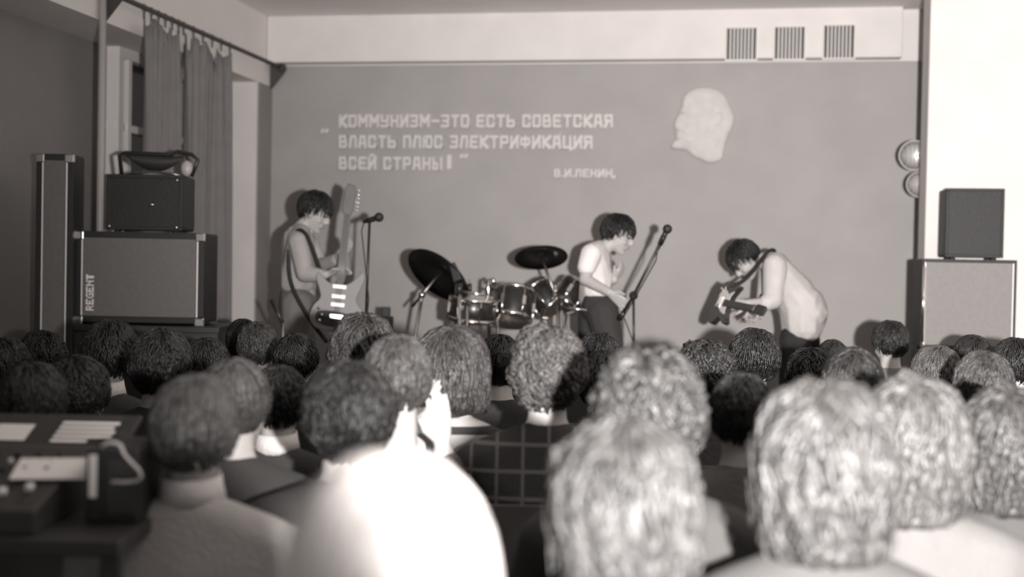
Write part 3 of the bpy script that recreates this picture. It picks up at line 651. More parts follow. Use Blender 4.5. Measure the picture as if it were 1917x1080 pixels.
# ------------------------------------------------------------------ electric guitars
def smooth_outline(ctrl, n=64):
    pts = []; k = len(ctrl)
    for i in range(n):
        t = i/n*k; j = int(t); u = t-j
        p = [V((*ctrl[(j+o) % k], 0)) for o in (-1, 0, 1, 2)]
        q = .5*((2*p[1]) + (p[2]-p[0])*u + (2*p[0]-5*p[1]+4*p[2]-p[3])*u*u + (-p[0]+3*p[1]-3*p[2]+p[3])*u**3)
        pts.append((q.x, q.y))
    return pts
def guitar(name, origin, neck, normal, label, cat, bodym, guardm, s=1.0, L=1.0, npick=3, ntun=6, strap=None):
    z = V(neck).normalized(); n = V(normal); n = (n-z*n.dot(z)).normalized(); x = n.cross(z)   # local: x width, y = n out of the face, z along the neck
    Rm = Matrix((x, n, z)).transposed().to_4x4()
    root = empty(name, origin, label, cat, rot=Rm.to_euler())
    R90 = Matrix(((1,0,0,0),(0,0,1,0),(0,1,0,0),(0,0,0,1)))       # xy polygon -> xz, extrude along y
    ol = smooth_outline([(0,-.005),(.12,.0),(.175,.06),(.16,.135),(.118,.19),(.135,.25),(.160,.31),(.145,.345),(.115,.32),(.07,.285),(.0,.275),(-.06,.29),(-.11,.335),(-.142,.37),(-.160,.33),(-.138,.26),(-.118,.19),(-.165,.13),(-.175,.06),(-.12,.0)])
    ol = [(a*s*.92, b*s) for a, b in ol]
    m = MB(); m.prism(ol, -.02*s, .02*s, R90); m.build('guitar_body', bodym, root, .006)
    pg = smooth_outline([(-.09,.03),(.03,.02),(.12,.045),(.13,.10),(.06,.115),(-.05,.108),(-.11,.09)] if npick == 3 else [(.03,.05),(.11,.07),(.10,.16),(.075,.22),(.10,.31),(.05,.275),(-.05,.275),(-.085,.3),(-.07,.2),(-.03,.12)], 40)
    m = MB(); m.prism([(a*s*.92, b*s) for a, b in pg], .0205*s, .0235*s, R90); m.build('pickguard', guardm, root)
    zz = [.155, .205, .265][:npick] if npick > 1 else [.15]
    for q in zz:
        m = MB(); m.box((-.042*s, .024*s, (q-.013)*s), (.042*s, .034*s, (q+.013)*s)); m.build('pickup', MAT['pickup'], root, .003)
    m = MB(); m.box((-.04*s, .021*s, .07*s), (.04*s, .032*s, .095*s)); m.build('bridge', MAT['chrome'], root, .002)
    for a, b in ((.09, .085), (.11, .125), (.1, .05)):
        m = MB(); m.lathe([(.011*s, 0), (.010*s, .014*s), (0.0001, .015*s)], Matrix.Translation((a*s, .022*s, b*s)) @ Matrix.Rotation(-pi/2, 4, 'X'), 12); m.build('knob', MAT['chrome'], root)
    zn = .27*s; ze = zn + .47*L*s
    m = MB(); m.prism([(-.026*s, zn-.02), (.026*s, zn-.02), (.021*s, ze), (-.021*s, ze)], .0, .024*s, R90); m.build('neck', MAT['wood'], root, .005)
    m = MB(); m.prism([(-.026*s, zn+(.03 if npick == 3 else -.06)), (.026*s, zn+(.03 if npick == 3 else -.06)), (.021*s, ze), (-.021*s, ze)], .0242*s, .029*s, R90); fb = m.build('fretboard', MAT['fretw'], root)
    for k in range(14):
        f = zn-.04 + (ze-zn+.04)*(1-2**(-(k+1)/12.))*1.5
        if f < ze-.01:
            q = MB(); q.box((-.022*s, .029*s, ze-(f-zn+.04)), (.022*s, .0302*s, ze-(f-zn+.04)+.002)); q.build('fret', MAT['panel'], fb)
    m = MB(); m.prism([(a*s, ze+b*s) for a, b in ((-.021, 0), (.021, 0), (.036, .03), (.03, .16), (.012, .195), (-.03, .18), (-.042, .15), (-.03, .03))], .002, .018*s, R90); m.build('headstock', MAT['wood'], root, .003)
    for k in range(ntun):
        q = MB(); zz_ = ze+(.035+.125*k/(ntun-1))*s
        q.tube([(-.03*s, .01*s, zz_), (-.052*s, .01*s, zz_)], .003*s, 6); q.sphere((-.056*s, .01*s, zz_), (.008*s, .004*s, .006*s), None, 5); q.build('tuning_peg', MAT['chrome'], root)
    for k in range(ntun):
        xx = (-.016+.032*k/(ntun-1))*s; q = MB(); q.tube([(xx, .034*s, .08*s), (xx*.9, .031*s, ze)], .0009, 4); q.build('string', MAT['steel'], root)
    if strap:
        inv = (Matrix.Translation(V(origin)) @ Rm).inverted(); m = MB()
        pts = [inv @ V(p) for p in strap]; cur = []
        for i in range(len(pts)-1):
            p = [pts[max(i-1, 0)], pts[i], pts[i+1], pts[min(i+2, len(pts)-1)]]
            for k in range(6):
                u = k/6; cur.append(.5*((2*p[1]) + (p[2]-p[0])*u + (2*p[0]-5*p[1]+4*p[2]-p[3])*u*u + (-p[0]+3*p[1]-3*p[2]+p[3])*u**3))
        cur.append(pts[-1]); m.tube(cur, .013, 8); m.build('strap', MAT['black'], root)
    return root

def performer(base, label, headc, face, upv, hair, tone, limbs, hands, top, topname, topm, legs, legm, shoes, var=0, voxel=.0068, hs=1.0, collar=None):
    root = empty('person', base, label, 'person')
    lc = lambda v: V(v)-V(base)
    F = frame_of(face, upv); b = BL(); head_blobs(b, lc(headc), F, hs)
    for ch in limbs: b.limb(*[(lc(p), r) for p, r in ch])
    for h in hands: hand_blobs(b, lc(h[0]), *h[1:])
    child_mesh('body', b.mesh('body', voxel, 2, MAT['skin']), root); face_parts(root, base, headc, F, hs)
    put_hair(root, base, headc, F, hair, tone, var, hs)
    b = BL()
    for kind, ch in top:
        if kind == 'h': b.hull(*[(lc(q[0]), *q[1:]) for q in ch])
        else: b.limb(*[(lc(p), r) for p, r in ch])
    o = child_mesh(topname, b.mesh(topname, .009, 3, topm), root)
    b = BL()
    for kind, ch in legs:
        if kind == 'h': b.hull(*[(lc(q[0]), *q[1:]) for q in ch])
        else: b.limb(*[(lc(p), r) for p, r in ch])
    child_mesh('trousers', b.mesh('trousers', .011, 3, legm), root)
    for a, bb in shoes:
        b = BL(); b.hull((lc(a), .045), (lc(bb), .036)); child_mesh('shoe', b.mesh('shoe', .011, 2, MAT['black']), root)
    return root
STF = lambda p, z: V((p.x, p.y, z))
# --- guitarist, standing, profile to the right
d1 = 8.0; A = lambda x, y, dd=0: Q(x, y, d1+dd)
f1 = STF(A(552, 880), ST)
feet1 = [STF(A(548, 880, -.10), ST+.047), STF(A(558, 880, .12), ST+.047)]
kn = [A(553, 700, -.12), A(572, 700, .12)]; hp = [A(556, 568, -.09), A(560, 568, .09)]
performer(f1, 'guitarist in a light sweater standing at left with his head bowed over a guitar', A(589, 399), right*.86-fwd*.12-up*.42, up*.85+right*.4, 'short', 'black',
    [[(A(560, 432, .0), .052), (A(580, 410), .05)],
     [(A(560, 455, -.17), .045), (A(571, 513, -.24), .038), (A(610, 514, -.30), .026)],
     [(A(578, 458, .14), .045), (A(600, 500, .08), .038), (A(640, 480, -.16), .026)],
     [(A(558, 450), .10), (A(558, 560), .11)]],
    [(A(612, 513, -.30), right*.92+up*.25, -fwd*.3-up*.7, -1, .55, 1.0), (A(640, 480, -.17), right*.5+up*.8, fwd*.2-right*.3+up*.1, 1, .9, .95)],
    [('h', [(A(557, 450, -.14), .068), (A(572, 453, .13), .066), (A(560, 520), (.115, .15, .10)), (A(566, 430), .055)]),
     ('h', [(A(560, 500), (.118, .15, .1)), (A(559, 538), (.112, .155, .05))]),
     ('l', [(A(559, 453, -.17), .066), (A(571, 512, -.24), .057), (A(597, 515, -.285), .043)]),
     ('l', [(A(578, 456, .14), .064), (A(600, 500, .08), .055), (A(630, 486, -.10), .04)])], 'sweater', CL['light'],
    [('h', [(A(558, 548), (.108, .15, .04)), (A(558, 575), (.118, .155, .09))])] +
    [('l', [(hp[i], .105), (kn[i], .078), (feet1[i]+V((0, 0, .07)), .062)]) for i in (0, 1)], CL['mid'],
    [(f, f+V((.2, -.04, -.008))) for f in feet1], 0)
gp = A(627, 618, -.34)
guitar('electric_guitar', gp, A(652, 388, -.30)-gp, -fwd+right*.12+up*.05, 'pale electric guitar with white pickups held upright by the standing guitarist', 'guitar', MAT['gpale'], MAT['black'], .98, .93, 3, 6,
    [A(612, 545, -.33), A(590, 480, -.24), A(572, 438, -.19), A(555, 434, -.16), A(541, 470, -.165), A(545, 530, -.19), A(575, 590, -.26), A(612, 640, -.33)])
# --- drummer, leaning right
d2 = 8.2; A = lambda x, y, dd=0: Q(x, y, d2+dd)
f2 = STF(A(1120, 872), ST)
feet2 = [STF(A(1142, 874, -.12), ST+.047), STF(A(1080, 868, .12), ST+.047)]
performer(f2, 'dark-haired drummer in a white T-shirt leaning to the right behind the drums', A(1157, 441), right*.86-fwd*.2-up*.34, up*.9+right*.3, 'short', 'black',
    [[(A(1126, 470), .052), (A(1146, 452), .05)],
     [(A(1106, 478, -.17), .047), (A(1095, 523, -.22), .040), (A(1140, 547, -.32), .028)],
     [(A(1128, 482, .15), .047), (A(1130, 532, .14), .038), (A(1150, 524, .0), .027)],
     [(A(1115, 480), .10), (A(1115, 560), .11)]],
    [(A(1140, 547, -.32), right*.8-up*.6, -up*.5-fwd*.6, -1, .5, 1.0), (A(1148, 524, .0), right*.6+up*.75, fwd*.4-right*.7, 1, .75, .95)],
    [('h', [(A(1110, 474, -.13), .068), (A(1124, 476, .14), .066), (A(1116, 525), (.11, .14, .09)), (A(1122, 466), .058)]),
     ('h', [(A(1116, 515), (.11, .145, .1)), (A(1116, 549), (.098, .14, .05))]),
     ('l', [(A(1106, 476, -.17), .070), (A(1098, 500, -.20), .060)]), ('l', [(A(1126, 480, .15), .068), (A(1130, 506, .16), .058)])], 't_shirt', CL['white'],
    [('h', [(A(1116, 556), (.096, .14, .03)), (A(1120, 580), (.115, .15, .09))]),
     ('l', [(A(1128, 585, -.08), .11), (A(1150, 690, -.14), .08), (feet2[0]+V((0, 0, .07)), .062)]),
     ('l', [(A(1112, 585, .08), .11), (A(1105, 700, .12), .08), (feet2[1]+V((0, 0, .07)), .062)])], CL['dark'],
    [(f, f+V((.2, -.04, -.008))) for f in feet2], 1)
# --- bass player, bent over to the left
d3 = 8.3; A = lambda x, y, dd=0: Q(x, y, d3+dd)
f3 = STF(A(1500, 880), ST)
feet3 = [STF(A(1478, 872, -.12), ST+.047), STF(A(1515, 872, .12), ST+.047)]
performer(f3, 'bass player in a loose pale jacket bent far forward over his instrument', A(1396, 488), -right*.62-fwd*.1-up*.78, -right*.78+up*.62, 'short', 'black',
    [[(A(1440, 488), .052), (A(1412, 487), .05)],
     [(A(1450, 500, -.18), .045), (A(1446, 566, -.26), .038), (A(1400, 568, -.34), .027)],
     [(A(1440, 505, .14), .045), (A(1432, 565, .02), .038), (A(1414, 574, -.22), .027)],
     [(A(1452, 500), .10), (A(1500, 600), .11)]],
    [(A(1400, 568, -.34), -right*.95-up*.05, fwd*.6-up*.4, 1, .5, 1.0), (A(1424, 566, -.24), -right*.55-up*.8-fwd*.2, fwd*.8, -1, .6, 1.0)],
    [('h', [(A(1452, 494, -.15), .075), (A(1448, 496, .14), .07), (A(1440, 487, 0), .055), (A(1482, 545), (.15, .17, .12))]),
     ('h', [(A(1470, 525), (.125, .165, .1)), (A(1505, 585), (.16, .19, .12))]),
     ('h', [(A(1498, 560), (.15, .18, .1)), (A(1500, 618), (.135, .215, .088)), (A(1536, 596), .045), (A(1535, 575), .05)]),
     ('l', [(A(1450, 498, -.19), .078), (A(1447, 560, -.26), .066), (A(1434, 567, -.29), .052)]),
     ('l', [(A(1440, 504, .15), .074), (A(1433, 556, .04), .060)])], 'jacket', CL['pale'],
    [('h', [(A(1492, 632, -.06), .10), (A(1502, 632, .06), .10)]),
     ('l', [(A(1489, 635, -.08), .105), (A(1482, 735, -.13), .085), (feet3[0]+V((0, 0, .07)), .065)]),
     ('l', [(A(1506, 635, .09), .105), (A(1508, 735, .13), .085), (feet3[1]+V((0, 0, .07)), .065)])], CL['black'],
    [(f, f-V((.2, .0, .008))) for f in feet3], 2)
gp = A(1343, 566, -.36)
guitar('bass_guitar', gp, right*.17-fwd*.98+up*-.05, -right*.88-fwd*.15+up*.40, 'dark bass guitar seen almost edge-on in the bent player’s hands', 'guitar', MAT['gdark'], MAT['pickup'], .86, 1.1, 1, 4,
    [A(1362, 536, -.40), A(1388, 528, -.36), A(1412, 505, -.27), A(1428, 483, -.15), A(1441, 469, -.02), A(1450, 474, .08), A(1436, 520, .1), A(1425, 555, .0)])

# ------------------------------------------------------------------ microphone stands
def mic_stand(base, top, boom_pts, label, mic_dir, chrome_part=.4, feet=3):
    root = empty('microphone_stand', base, label, 'microphone stand'); b0 = V(base); lc = lambda p: V(p)-b0
    t = lc(top)
    for k in range(feet):
        a = k*2*pi/feet+.4; m = MB(); m.tube([(0, 0, .12), (.30*cos(a), .30*sin(a), .015)], .008, 8); m.sphere((.30*cos(a), .30*sin(a), .015), .014, None, 5); m.build('leg', MAT['blk2'], root)
    mid = t*.62
    m = MB(); m.tube([(0, 0, .04), mid], .012, 10); m.build('lower_tube', MAT['chrome'], root)
    m = MB(); m.tube([mid-V((0, 0, .03)), mid+V((0, 0, .035))], .018, 10); m.build('clutch', MAT['blk2'], root)
    m = MB(); m.tube([mid, t], .008, 10); m.build('upper_tube', MAT['blk2'], root)
    end = t
    if boom_pts:
        m = MB(); m.tube([lc(p) for p in boom_pts], .009, 8); m.build('boom', MAT['blk2'], root)
        m = MB(); m.sphere(t, .028, None, 8); m.build('boom_joint', MAT['blk2'], root)
        m = MB(); dv = (lc(boom_pts[0])-lc(boom_pts[1])).normalized(); m.tube([lc(boom_pts[0]), lc(boom_pts[0])+dv*.06], .016, 8); m.build('counterweight', MAT['blk2'], root)
        end = lc(boom_pts[-1])
    md = V(mic_dir).normalized()
    m = MB(); m.tube([end-md*.02, end+md*.05], .017, 10); m.build('clip', MAT['blk2'], root)
    mr = empty('microphone', b0+end, 'microphone at the top of the '+('boom stand by the drummer' if boom_pts else 'straight stand by the standing guitarist'), 'microphone')
    m = MB(); m.tube([-md*.07, md*.09], [.011, .017], 12); m.build('handle', MAT['blk2'], mr)
    m = MB(); m.sphere(md*.115, .028, None, 8); m.build('grille_ball', MAT['black'], mr)
    m = MB(); q = lc(top)
    pts = [end-md*.07, end-md*.10-V((0, 0, .05))] + ([lc(p)-V((0, 0, .03)) for p in reversed(boom_pts[:-1])] if boom_pts else []) + [t*.7+V((.02, -.02, 0)), t*.3-V((.02, .02, 0)), V((.05, -.05, .01)), V((.3, -.2, .005))]
    m.tube(pts, .004, 6); m.build('cable', MAT['black'], root)
    return root
dm = 7.55; b1 = STF(Q(673, 893, dm), ST)
mic_stand(b1, Q(692, 412, dm+.0), None, 'straight microphone stand between the guitarist and the drums', right*.55+up*.1-fwd*.8)
b2 = STF(Q(1189, 880, 7.75), ST)
mic_stand(b2, Q(1186, 553, 7.75), [Q(1168, 584, 7.80), Q(1186, 553, 7.73), Q(1238, 452, 7.55)], 'boom microphone stand reaching up to the right of the drummer', up*.55+right*.2-fwd*.7)
b3 = STF(Q(530, 905, 7.4), ST)
r3 = empty('tripod_stand', b3, 'thin dark tripod stand at the left of the standing guitarist', 'stand'); lc = lambda p: V(p)-b3
m = MB(); m.tube([lc(Q(529, 598, 7.4)), (0, 0, .1)], .009, 8); m.build('pole', MAT['chrome'], r3)
m = MB(); m.tube([lc(Q(508, 562, 7.42)), lc(Q(529, 604, 7.38))], .012, 8); m.build('arm', MAT['blk2'], r3)
for k in range(3):
    a = k*2*pi/3+1; m = MB(); m.tube([(0, 0, .2), (.25*cos(a), .25*sin(a), .012)], .007, 6); m.build('leg', MAT['blk2'], r3)

# ------------------------------------------------------------------ drum kit
def basis(n, hint=V((0, 0, 1))):
    n = V(n).normalized(); x = hint.cross(n); x = x.normalized() if x.length > 1e-3 else V((1, 0, 0)); y = n.cross(x)
    return Matrix((x, y, n)).transposed().to_4x4()
def tripod(root, h=.5, sp=.30, ph=0.):
    for k in range(3):
        a = ph+k*2*pi/3; m = MB(); m.tube([(.01*cos(a), .01*sin(a), h), (sp*cos(a), sp*sin(a), .02)], .009, 8); m.sphere((sp*cos(a), sp*sin(a), .018), .016, None, 5); m.build('leg', MAT['steel'], root)
def cymbal_stand(base, joint, center, normal, rad, label):
    root = empty('cymbal_stand', base, label, 'cymbal stand'); b0 = V(base); lc = lambda p: V(p)-b0; j = lc(joint); c = lc(center)
    tripod(root, .45); m = MB(); m.tube([(0, 0, .15), j], .012, 10); m.build('tube', MAT['chrome'], root)
    m = MB(); m.tube([j-(c-j).normalized()*.1, c], .010, 8); m.build('tilter_arm', MAT['steel'], root)
    m = MB(); m.sphere(j, .024, None, 8); m.build('joint', MAT['chrome'], root)
    T = Matrix.Translation(c) @ basis(normal)
    m = MB(); m.lathe([(.008, .040), (rad*.12, .034), (rad*.19, .014), (rad*.5, .004), (rad, -.012), (rad, -.0145), (rad*.5, .0015), (rad*.19, .0115), (rad*.12, .031), (.008, .037)], T, 48)
    m.build('cymbal', MAT['brass'], root)
    m = MB(); m.lathe([(.012, .036), (.012, .055), (.006, .07), (.0001, .072)], T, 12); m.build('wing_nut', MAT['chrome'], root)
    return root
dc = 8.35
cymbal_stand(STF(Q(745, 862, dc), ST), Q(790, 552, dc), Q(822, 513, dc), right*.50+up*.66-fwd*-.50, .233, 'leaning cymbal stand with a dark cymbal tilted down to the right')
cymbal_stand(STF(Q(1052, 862, 8.45), ST), Q(1043, 562, 8.45), Q(1013, 479, 8.45), up*.88+fwd*.42-right*.04, .176, 'cymbal stand with a flat dark cymbal high above the toms')
def drum(name, center, axis, rad, depth, label, nl=8, stand=None, headm=None, base=None):
    base = V(base) if base is not None else V(center); root = empty(name, base, label, 'drum'); T = Matrix.Translation(V(center)-base) @ basis(axis)
    h = depth/2
    m = MB(); m.lathe([(rad*.985, -h), (rad, -h+.002), (rad, h-.002), (rad*.985, h)], T, 40); m.build('shell', MAT['drum'], root)
    for sg in (-1, 1):
        m = MB(); m.lathe([(.0001, sg*(h+.004)), (rad*.97, sg*(h+.004)), (rad*1.0, sg*h)], T, 40); m.build('drumhead', headm or MAT['skinhead'], root)
        m = MB(); m.lathe([(rad*.98, sg*(h+.008)), (rad*1.035, sg*(h+.008)), (rad*1.035, sg*(h-.018)), (rad*1.0, sg*(h-.018))], T, 40); m.build('hoop', MAT['chrome'], root)
    for k in range(nl):
        a = 2*pi*k/nl+.2; q = MB(); X = T @ Matrix.Rotation(a, 4, 'Z') @ Matrix.Translation((rad*1.02, 0, 0))
        q.tube([X @ V((.004, 0, -h)), X @ V((.004, 0, h))], .0045, 6); q.box((-.02, -.012, -.03), (.012, .012, .03), X); q.build('lug', MAT['chrome'], root)
    if stand:
        for k in range(3):
            a = k*2*pi/3+.5; p = V((rad*1.05*cos(a), rad*1.05*sin(a), 0))
            q = MB(); zc = center.z-base.z; q.tube([p+V((0, 0, zc+h*.3)), p*1.12+V((0, 0, .01))], .010, 8); q.build('leg', MAT['chrome'], root)
    return root
def onst(c): return STF(c, ST)
c = Q(940, 655, 8.25); c.z = ST+.30
bd = drum('bass_drum', c, -fwd*1+right*.15, .285, .38, 'large dark bass drum low in the middle of the stage', 8, base=onst(c))
for sg in (-1, 1): m = MB(); m.tube([V((sg*.22, -.12, .16)), V((sg*.36, -.25, .01))], .009, 8); m.build('spur', MAT['chrome'], bd)
c = Q(961, 573, 8.2); t1 = drum('tom_drum', c, up*.75+fwd*.35+right*.1, .125, .20, 'dark tom mounted above the bass drum on a bent arm', 6)
m = MB(); pl = [Q(x, y, 8.33)-c for x, y in ((917, 640), (914, 540), (915, 524), (922, 521), (926, 532))]; m.tube(pl, .013, 10); m.build('mounting_post', MAT['chrome'], t1)
m = MB(); m.tube([Q(918, 541, 8.3)-c, Q(955, 543, 8.25)-c, Q(984, 550, 8.2)-c], .010, 10); m.build('mounting_arm', MAT['steel'], t1)
m = MB(); m.sphere(Q(957, 548, 8.25)-c, .022, None, 8); m.build('wing_clamp', MAT['chrome'], t1)
c = Q(886, 578, 8.1); drum('snare_drum', c, up*.97-fwd*.1+right*.12, .155, .14, 'snare drum on its stand beside the bass drum', 8, True, base=onst(c))
c = Q(1020, 558, 8.55); t2 = drum('tom_drum.001', c, up*.6+fwd*.3-right*.5, .10, .19, 'small dark tom left of the drummer, its pale head turned down', 6)
m = MB(); m.tube([V((.02, .02, -.02)), V((.05, .05, ST-c.z+.02))], .012, 8); m.build('mounting_post', MAT['chrome'], t2)
c = Q(1067, 552, 8.5); t3 = drum('tom_drum.002', c, up*.6+fwd*.3+right*.4, .092, .18, 'small dark tom touching the drummer’s hip', 6)
m = MB(); m.tube([V((-.02, .02, -.02)), V((-.05, .03, ST-c.z+.02))], .012, 8); m.build('mounting_post', MAT['chrome'], t3)
c = Q(1030, 640, 8.35); c.z = ST+.36
drum('floor_tom', c, V((.05, 0, 1)), .2, .36, 'floor tom on three chrome legs below the drummer', 8, True, base=onst(c))
# hi-hat
hb = onst(Q(873, 862, 8.45)); root = empty('hi_hat', hb, 'hi-hat stand with two small cymbals behind the leaning cymbal', 'hi-hat')
lc = lambda p: V(p)-hb
tripod(root, .4, .26, .8); zt = Q(873, 522, 8.45).z-hb.z
m = MB(); m.tube([(0, 0, .1), (0, 0, zt-.18)], .013, 10); m.build('tube', MAT['chrome'], root)
m = MB(); m.tube([(0, 0, zt-.18), (0, 0, zt)], .005, 8); m.build('pull_rod', MAT['chrome'], root)
for dz, sg in ((-.11, 1), (-.13, -1)):
    m = MB(); T = Matrix.Translation((0, 0, zt+dz)) @ Matrix.Rotation(.12, 4, 'Y') @ Matrix.Diagonal((1, 1, sg, 1))
    m.lathe([(.006, .028), (.03, .024), (.045, .008), (.165, -.004), (.165, -.006), (.045, .005), (.006, .025)], T, 40); m.build('cymbal', MAT['brass'], root)
m = MB(); m.tube([(0, 0, zt-.09), (0, 0, zt-.03)], .015, 10); m.build('clutch', MAT['blk2'], root)
m = MB(); m.box((-.04, -.3, .02), (.04, -.03, .035)); m.build('pedal', MAT['steel'], root, .003)
# tall stands that show as chrome uprights between the drums
for x, yt, yb, dd, lb in ((860, 545, 640, 7.95, 'short chrome upright in front of the snare drum'), (1051, 574, 650, 7.95, 'chrome upright in front of the floor tom')):
    bb = onst(Q(x, 870, dd)); root = empty('percussion_stand', bb, lb, 'stand'); tripod(root, .35, .22, .3)
    m = MB(); m.tube([(0, 0, .1), Q(x, yt, dd)-bb], .014, 10); m.build('tube', MAT['chrome'], root)
    m = MB(); e = Q(x, yt, dd)-bb; m.tube([e-V((0, 0, .02)), e+V((0, 0, .05))], .02, 10); m.build('clamp', MAT['blk2'], root)
    m = MB(); m.tube([e, e+V((.16, -.02, -.02))], .008, 8); m.build('arm', MAT['chrome'], root)
p = Q(868, 520, 8.2); bb = onst(Q(866, 862, 8.2)); root = empty('cowbell_stand', bb, 'thin stand with a dark cowbell beside the leaning cymbal', 'stand'); tripod(root, .35, .22, .1)
m = MB(); m.tube([(0, 0, .1), Q(852, 510, 8.2)-bb], .008, 8); m.build('tube', MAT['steel'], root)
m = MB(); e = Q(851, 506, 8.2)-bb; m.prism([(-.028, -.07), (.028, -.07), (.018, .05), (-.018, .05)], -.018, .018, Matrix.Translation(e) @ Matrix.Rotation(-.35, 4, 'Y') @ Matrix.Rotation(pi/2, 4, 'X')); m.build('cowbell', MAT['blk2'], root, .004)
# drummer's stool and a small dark amplifier at the back
bb = onst(Q(1030, 862, 9.0)); root = empty('drum_stool', bb, 'round dark stool behind the floor tom', 'stool'); tripod(root, .4, .25)
m = MB(); m.lathe([(.0001, .46), (.15, .46), (.165, .48), (.165, .52), (.14, .54), (.0001, .545)], None, 28); m.build('seat', MAT['black'], root)
m = MB(); m.tube([(0, 0, .1), (0, 0, .47)], .016, 8); m.build('pole', MAT['steel'], root)
bb = onst(Q(706, 868, 8.9)); root = empty('guitar_amplifier', bb, 'small dark amplifier against the wall between microphone stand and cymbal', 'amplifier')
Rz = Matrix.Rotation(.1, 4, 'Z'); zt = Q(700, 592, 8.9).z-ST
m = MB(); m.box((-.10, -.12, .0), (.08, .12, zt), Rz); m.build('cabinet', MAT['black'], root, .012)
m = MB(); m.box((-.085, -.127, .04), (.065, -.12, zt-.12), Rz); m.build('grille', MAT['grille'], root)
m = MB(); m.box((.03, -.1, zt), (.085, -.05, zt+.07), Rz); m.build('handle', MAT['blk2'], root, .006)

# ------------------------------------------------------------------ loudspeakers
def corner_caps(root, w_, dp, h_, y=0, r=.022):
    for x in (r, w_-r):
        for z in (r, h_-r): m = MB(); m.box((x-r-.004, y-.006, z-r-.004), (x+r-.0, y+r, z+r+.0) if x < w_/2 else (x+r+.004, y+r, z+r)); m.build('corner_cap', MAT['chrome'], root, .006)
def cabinet(name, a, w_, dp, h_, rz, label, gm, trim=True, cat='loudspeaker', feet=True, inset=.035, strips=True, caps=True):
    root = empty(name, a, label, cat, rz=rz)
    m = MB(); z0 = .012 if feet else 0
    m.box((0, .012, z0), (w_, dp, h_)); m.build('cabinet', MAT['black'], root, .012)
    fm = MB()
    for q in (((0, 0, z0), (w_, .014, z0+inset)), ((0, 0, h_-inset), (w_, .014, h_)), ((0, 0, z0+inset), (inset, .014, h_-inset)), ((w_-inset, 0, z0+inset), (w_, .014, h_-inset))): fm.box(*q)
    fm.build('front_frame', MAT['black'], root, .003)
    m = MB(); m.box((inset, .004, z0+inset), (w_-inset, .013, h_-inset)); m.build('grille', gm, root)
    if strips:
        for x in (inset-.003, w_-inset-.004): m = MB(); m.box((x, -.003, z0+inset), (x+.007, .002, h_-inset)); m.build('trim_strip', MAT['frame'], root, .001)
    if feet:
        for x in (.05, w_-.05):
            for y in (.05, dp-.05): m = MB(); m.lathe([(.02, 0), (.016, .013)], Matrix.Translation((x, y, 0)), 12); m.build('foot', MAT['blk2'], root)
    if caps: corner_caps(root, w_, dp, h_)
    return root
dB = 7.1
a = Q(140, 606, dB); b_ = Q(378, 436, dB); rzc = YAW+.30*0+.02
xv = (Q(380, 600, dB)-a); wB = math.hypot(xv.x, xv.y); rzB = math.atan2(xv.y, xv.x); hB = (Q(140, 432, dB)-a).z
big = cabinet('bass_loudspeaker', a, wB, .34, hB, rzB-.0, 'large black loudspeaker with grey grille and a vertical name plate at left', MAT['grille'])
# name plate: five upright letters turned on their side, REGENT
G5 = {'R': ['1110','1001','1110','1010','1001'], 'E': ['1111','1000','1110','1000','1111'], 'G': ['0111','1000','1011','1001','0111'], 'N': ['1001','1101','1011','1001','1001'], 'T': ['1111','0110','0110','0110','0110']}
plate = MB(); px0 = wB*.085; lh = .042; lw = .030; step = hB*.053*1.25
for k, ch in enumerate('REGENT'):
    for r_ in range(5):
        for c_ in range(4):
            if G5[ch][r_][c_] == '1':
                u0_ = c_/4*lw; v0 = (4-r_)/5*lh      # reading upwards: x' = -v, z' = u
                plate.box((px0+lh-v0-lh/5, -.004, .075+k*step+u0_), (px0+lh-v0, .003, .075+k*step+u0_+lw/4))
nm_ = plate.build('name_lettering', MAT['frame'], big); nm_['label'] = 'white lettering REGENT running upwards'
# table and lower cabinet below it
tb = Q(140, 612, dB)
zt = a.z
root = empty('equipment_table', V((a.x, a.y, ST)), 'dark table carrying the large loudspeaker at the left of the stage', 'table', rz=rzB)
m = MB(); m.box((-.03, -.06, zt-ST-.035), (wB+.10, .45, zt-ST-.001)); m.build('tabletop', MAT['wood'], root, .004)
m = MB(); m.box((-.02, -.045, zt-ST-.12), (wB+.07, -.025, zt-ST-.035)); m.build('apron', MAT['wood'], root, .002)
for x in (-.02, wB+.05):
    for y in (-.04, .40): m = MB(); m.box((x, y, 0), (x+.04, y+.04, zt-ST-.035)); m.build('leg', MAT['wood'], root, .003)
low = cabinet('loudspeaker_cabinet', V((a.x+.03, a.y+.02, ST)), wB*.92, .33, zt-ST-.20, rzB, 'black cabinet standing below the table of the large loudspeaker', MAT['black'], caps=False, strips=False)
# amplifier on top with tilted frame and cover
a2 = Q(198, 432, dB+.06); a2.z = a.z+hB; xv = Q(352, 432, dB+.06)-Q(198, 432, dB+.06); w2 = xv.length; h2 = (Q(200, 322, dB+.06)-Q(200, 430, dB+.06)).z
amp = cabinet('amplifier', a2, w2*.93, .27, h2, rzB-.02, 'smaller black amplifier box standing on the large loudspeaker', MAT['black'], strips=False, caps=False, inset=.02)
for x, z in ((.02, .03), (w2*.93-.03, .03), (w2*.93-.03, h2-.03)): m = MB(); m.sphere((x, -.004, z), .010, None, 6); m.build('corner_stud', MAT['chrome'], amp)
m = MB(); m.sphere((w2*.56, -.006, h2*.48), (.016, .008, .008), None, 6); m.build('pilot_lamp', MAT['chrome'], amp)
m = MB(); m.tube([V((w2*.56, -.008, h2*.48)), V((w2*.60, -.012, h2*.62)), V((w2*.63, -.012, h2*.85)), V((w2*.74, -.01, h2*.97)), V((w2*.9, -.008, h2*.98))], .002, 5); m.build('thin_wire', MAT['panel'], amp)
root = empty('framed_cover', a2+V((0, 0, h2)), 'open black frame with a curved clear cover standing on the smaller amplifier', 'frame', rz=rzB-.02)
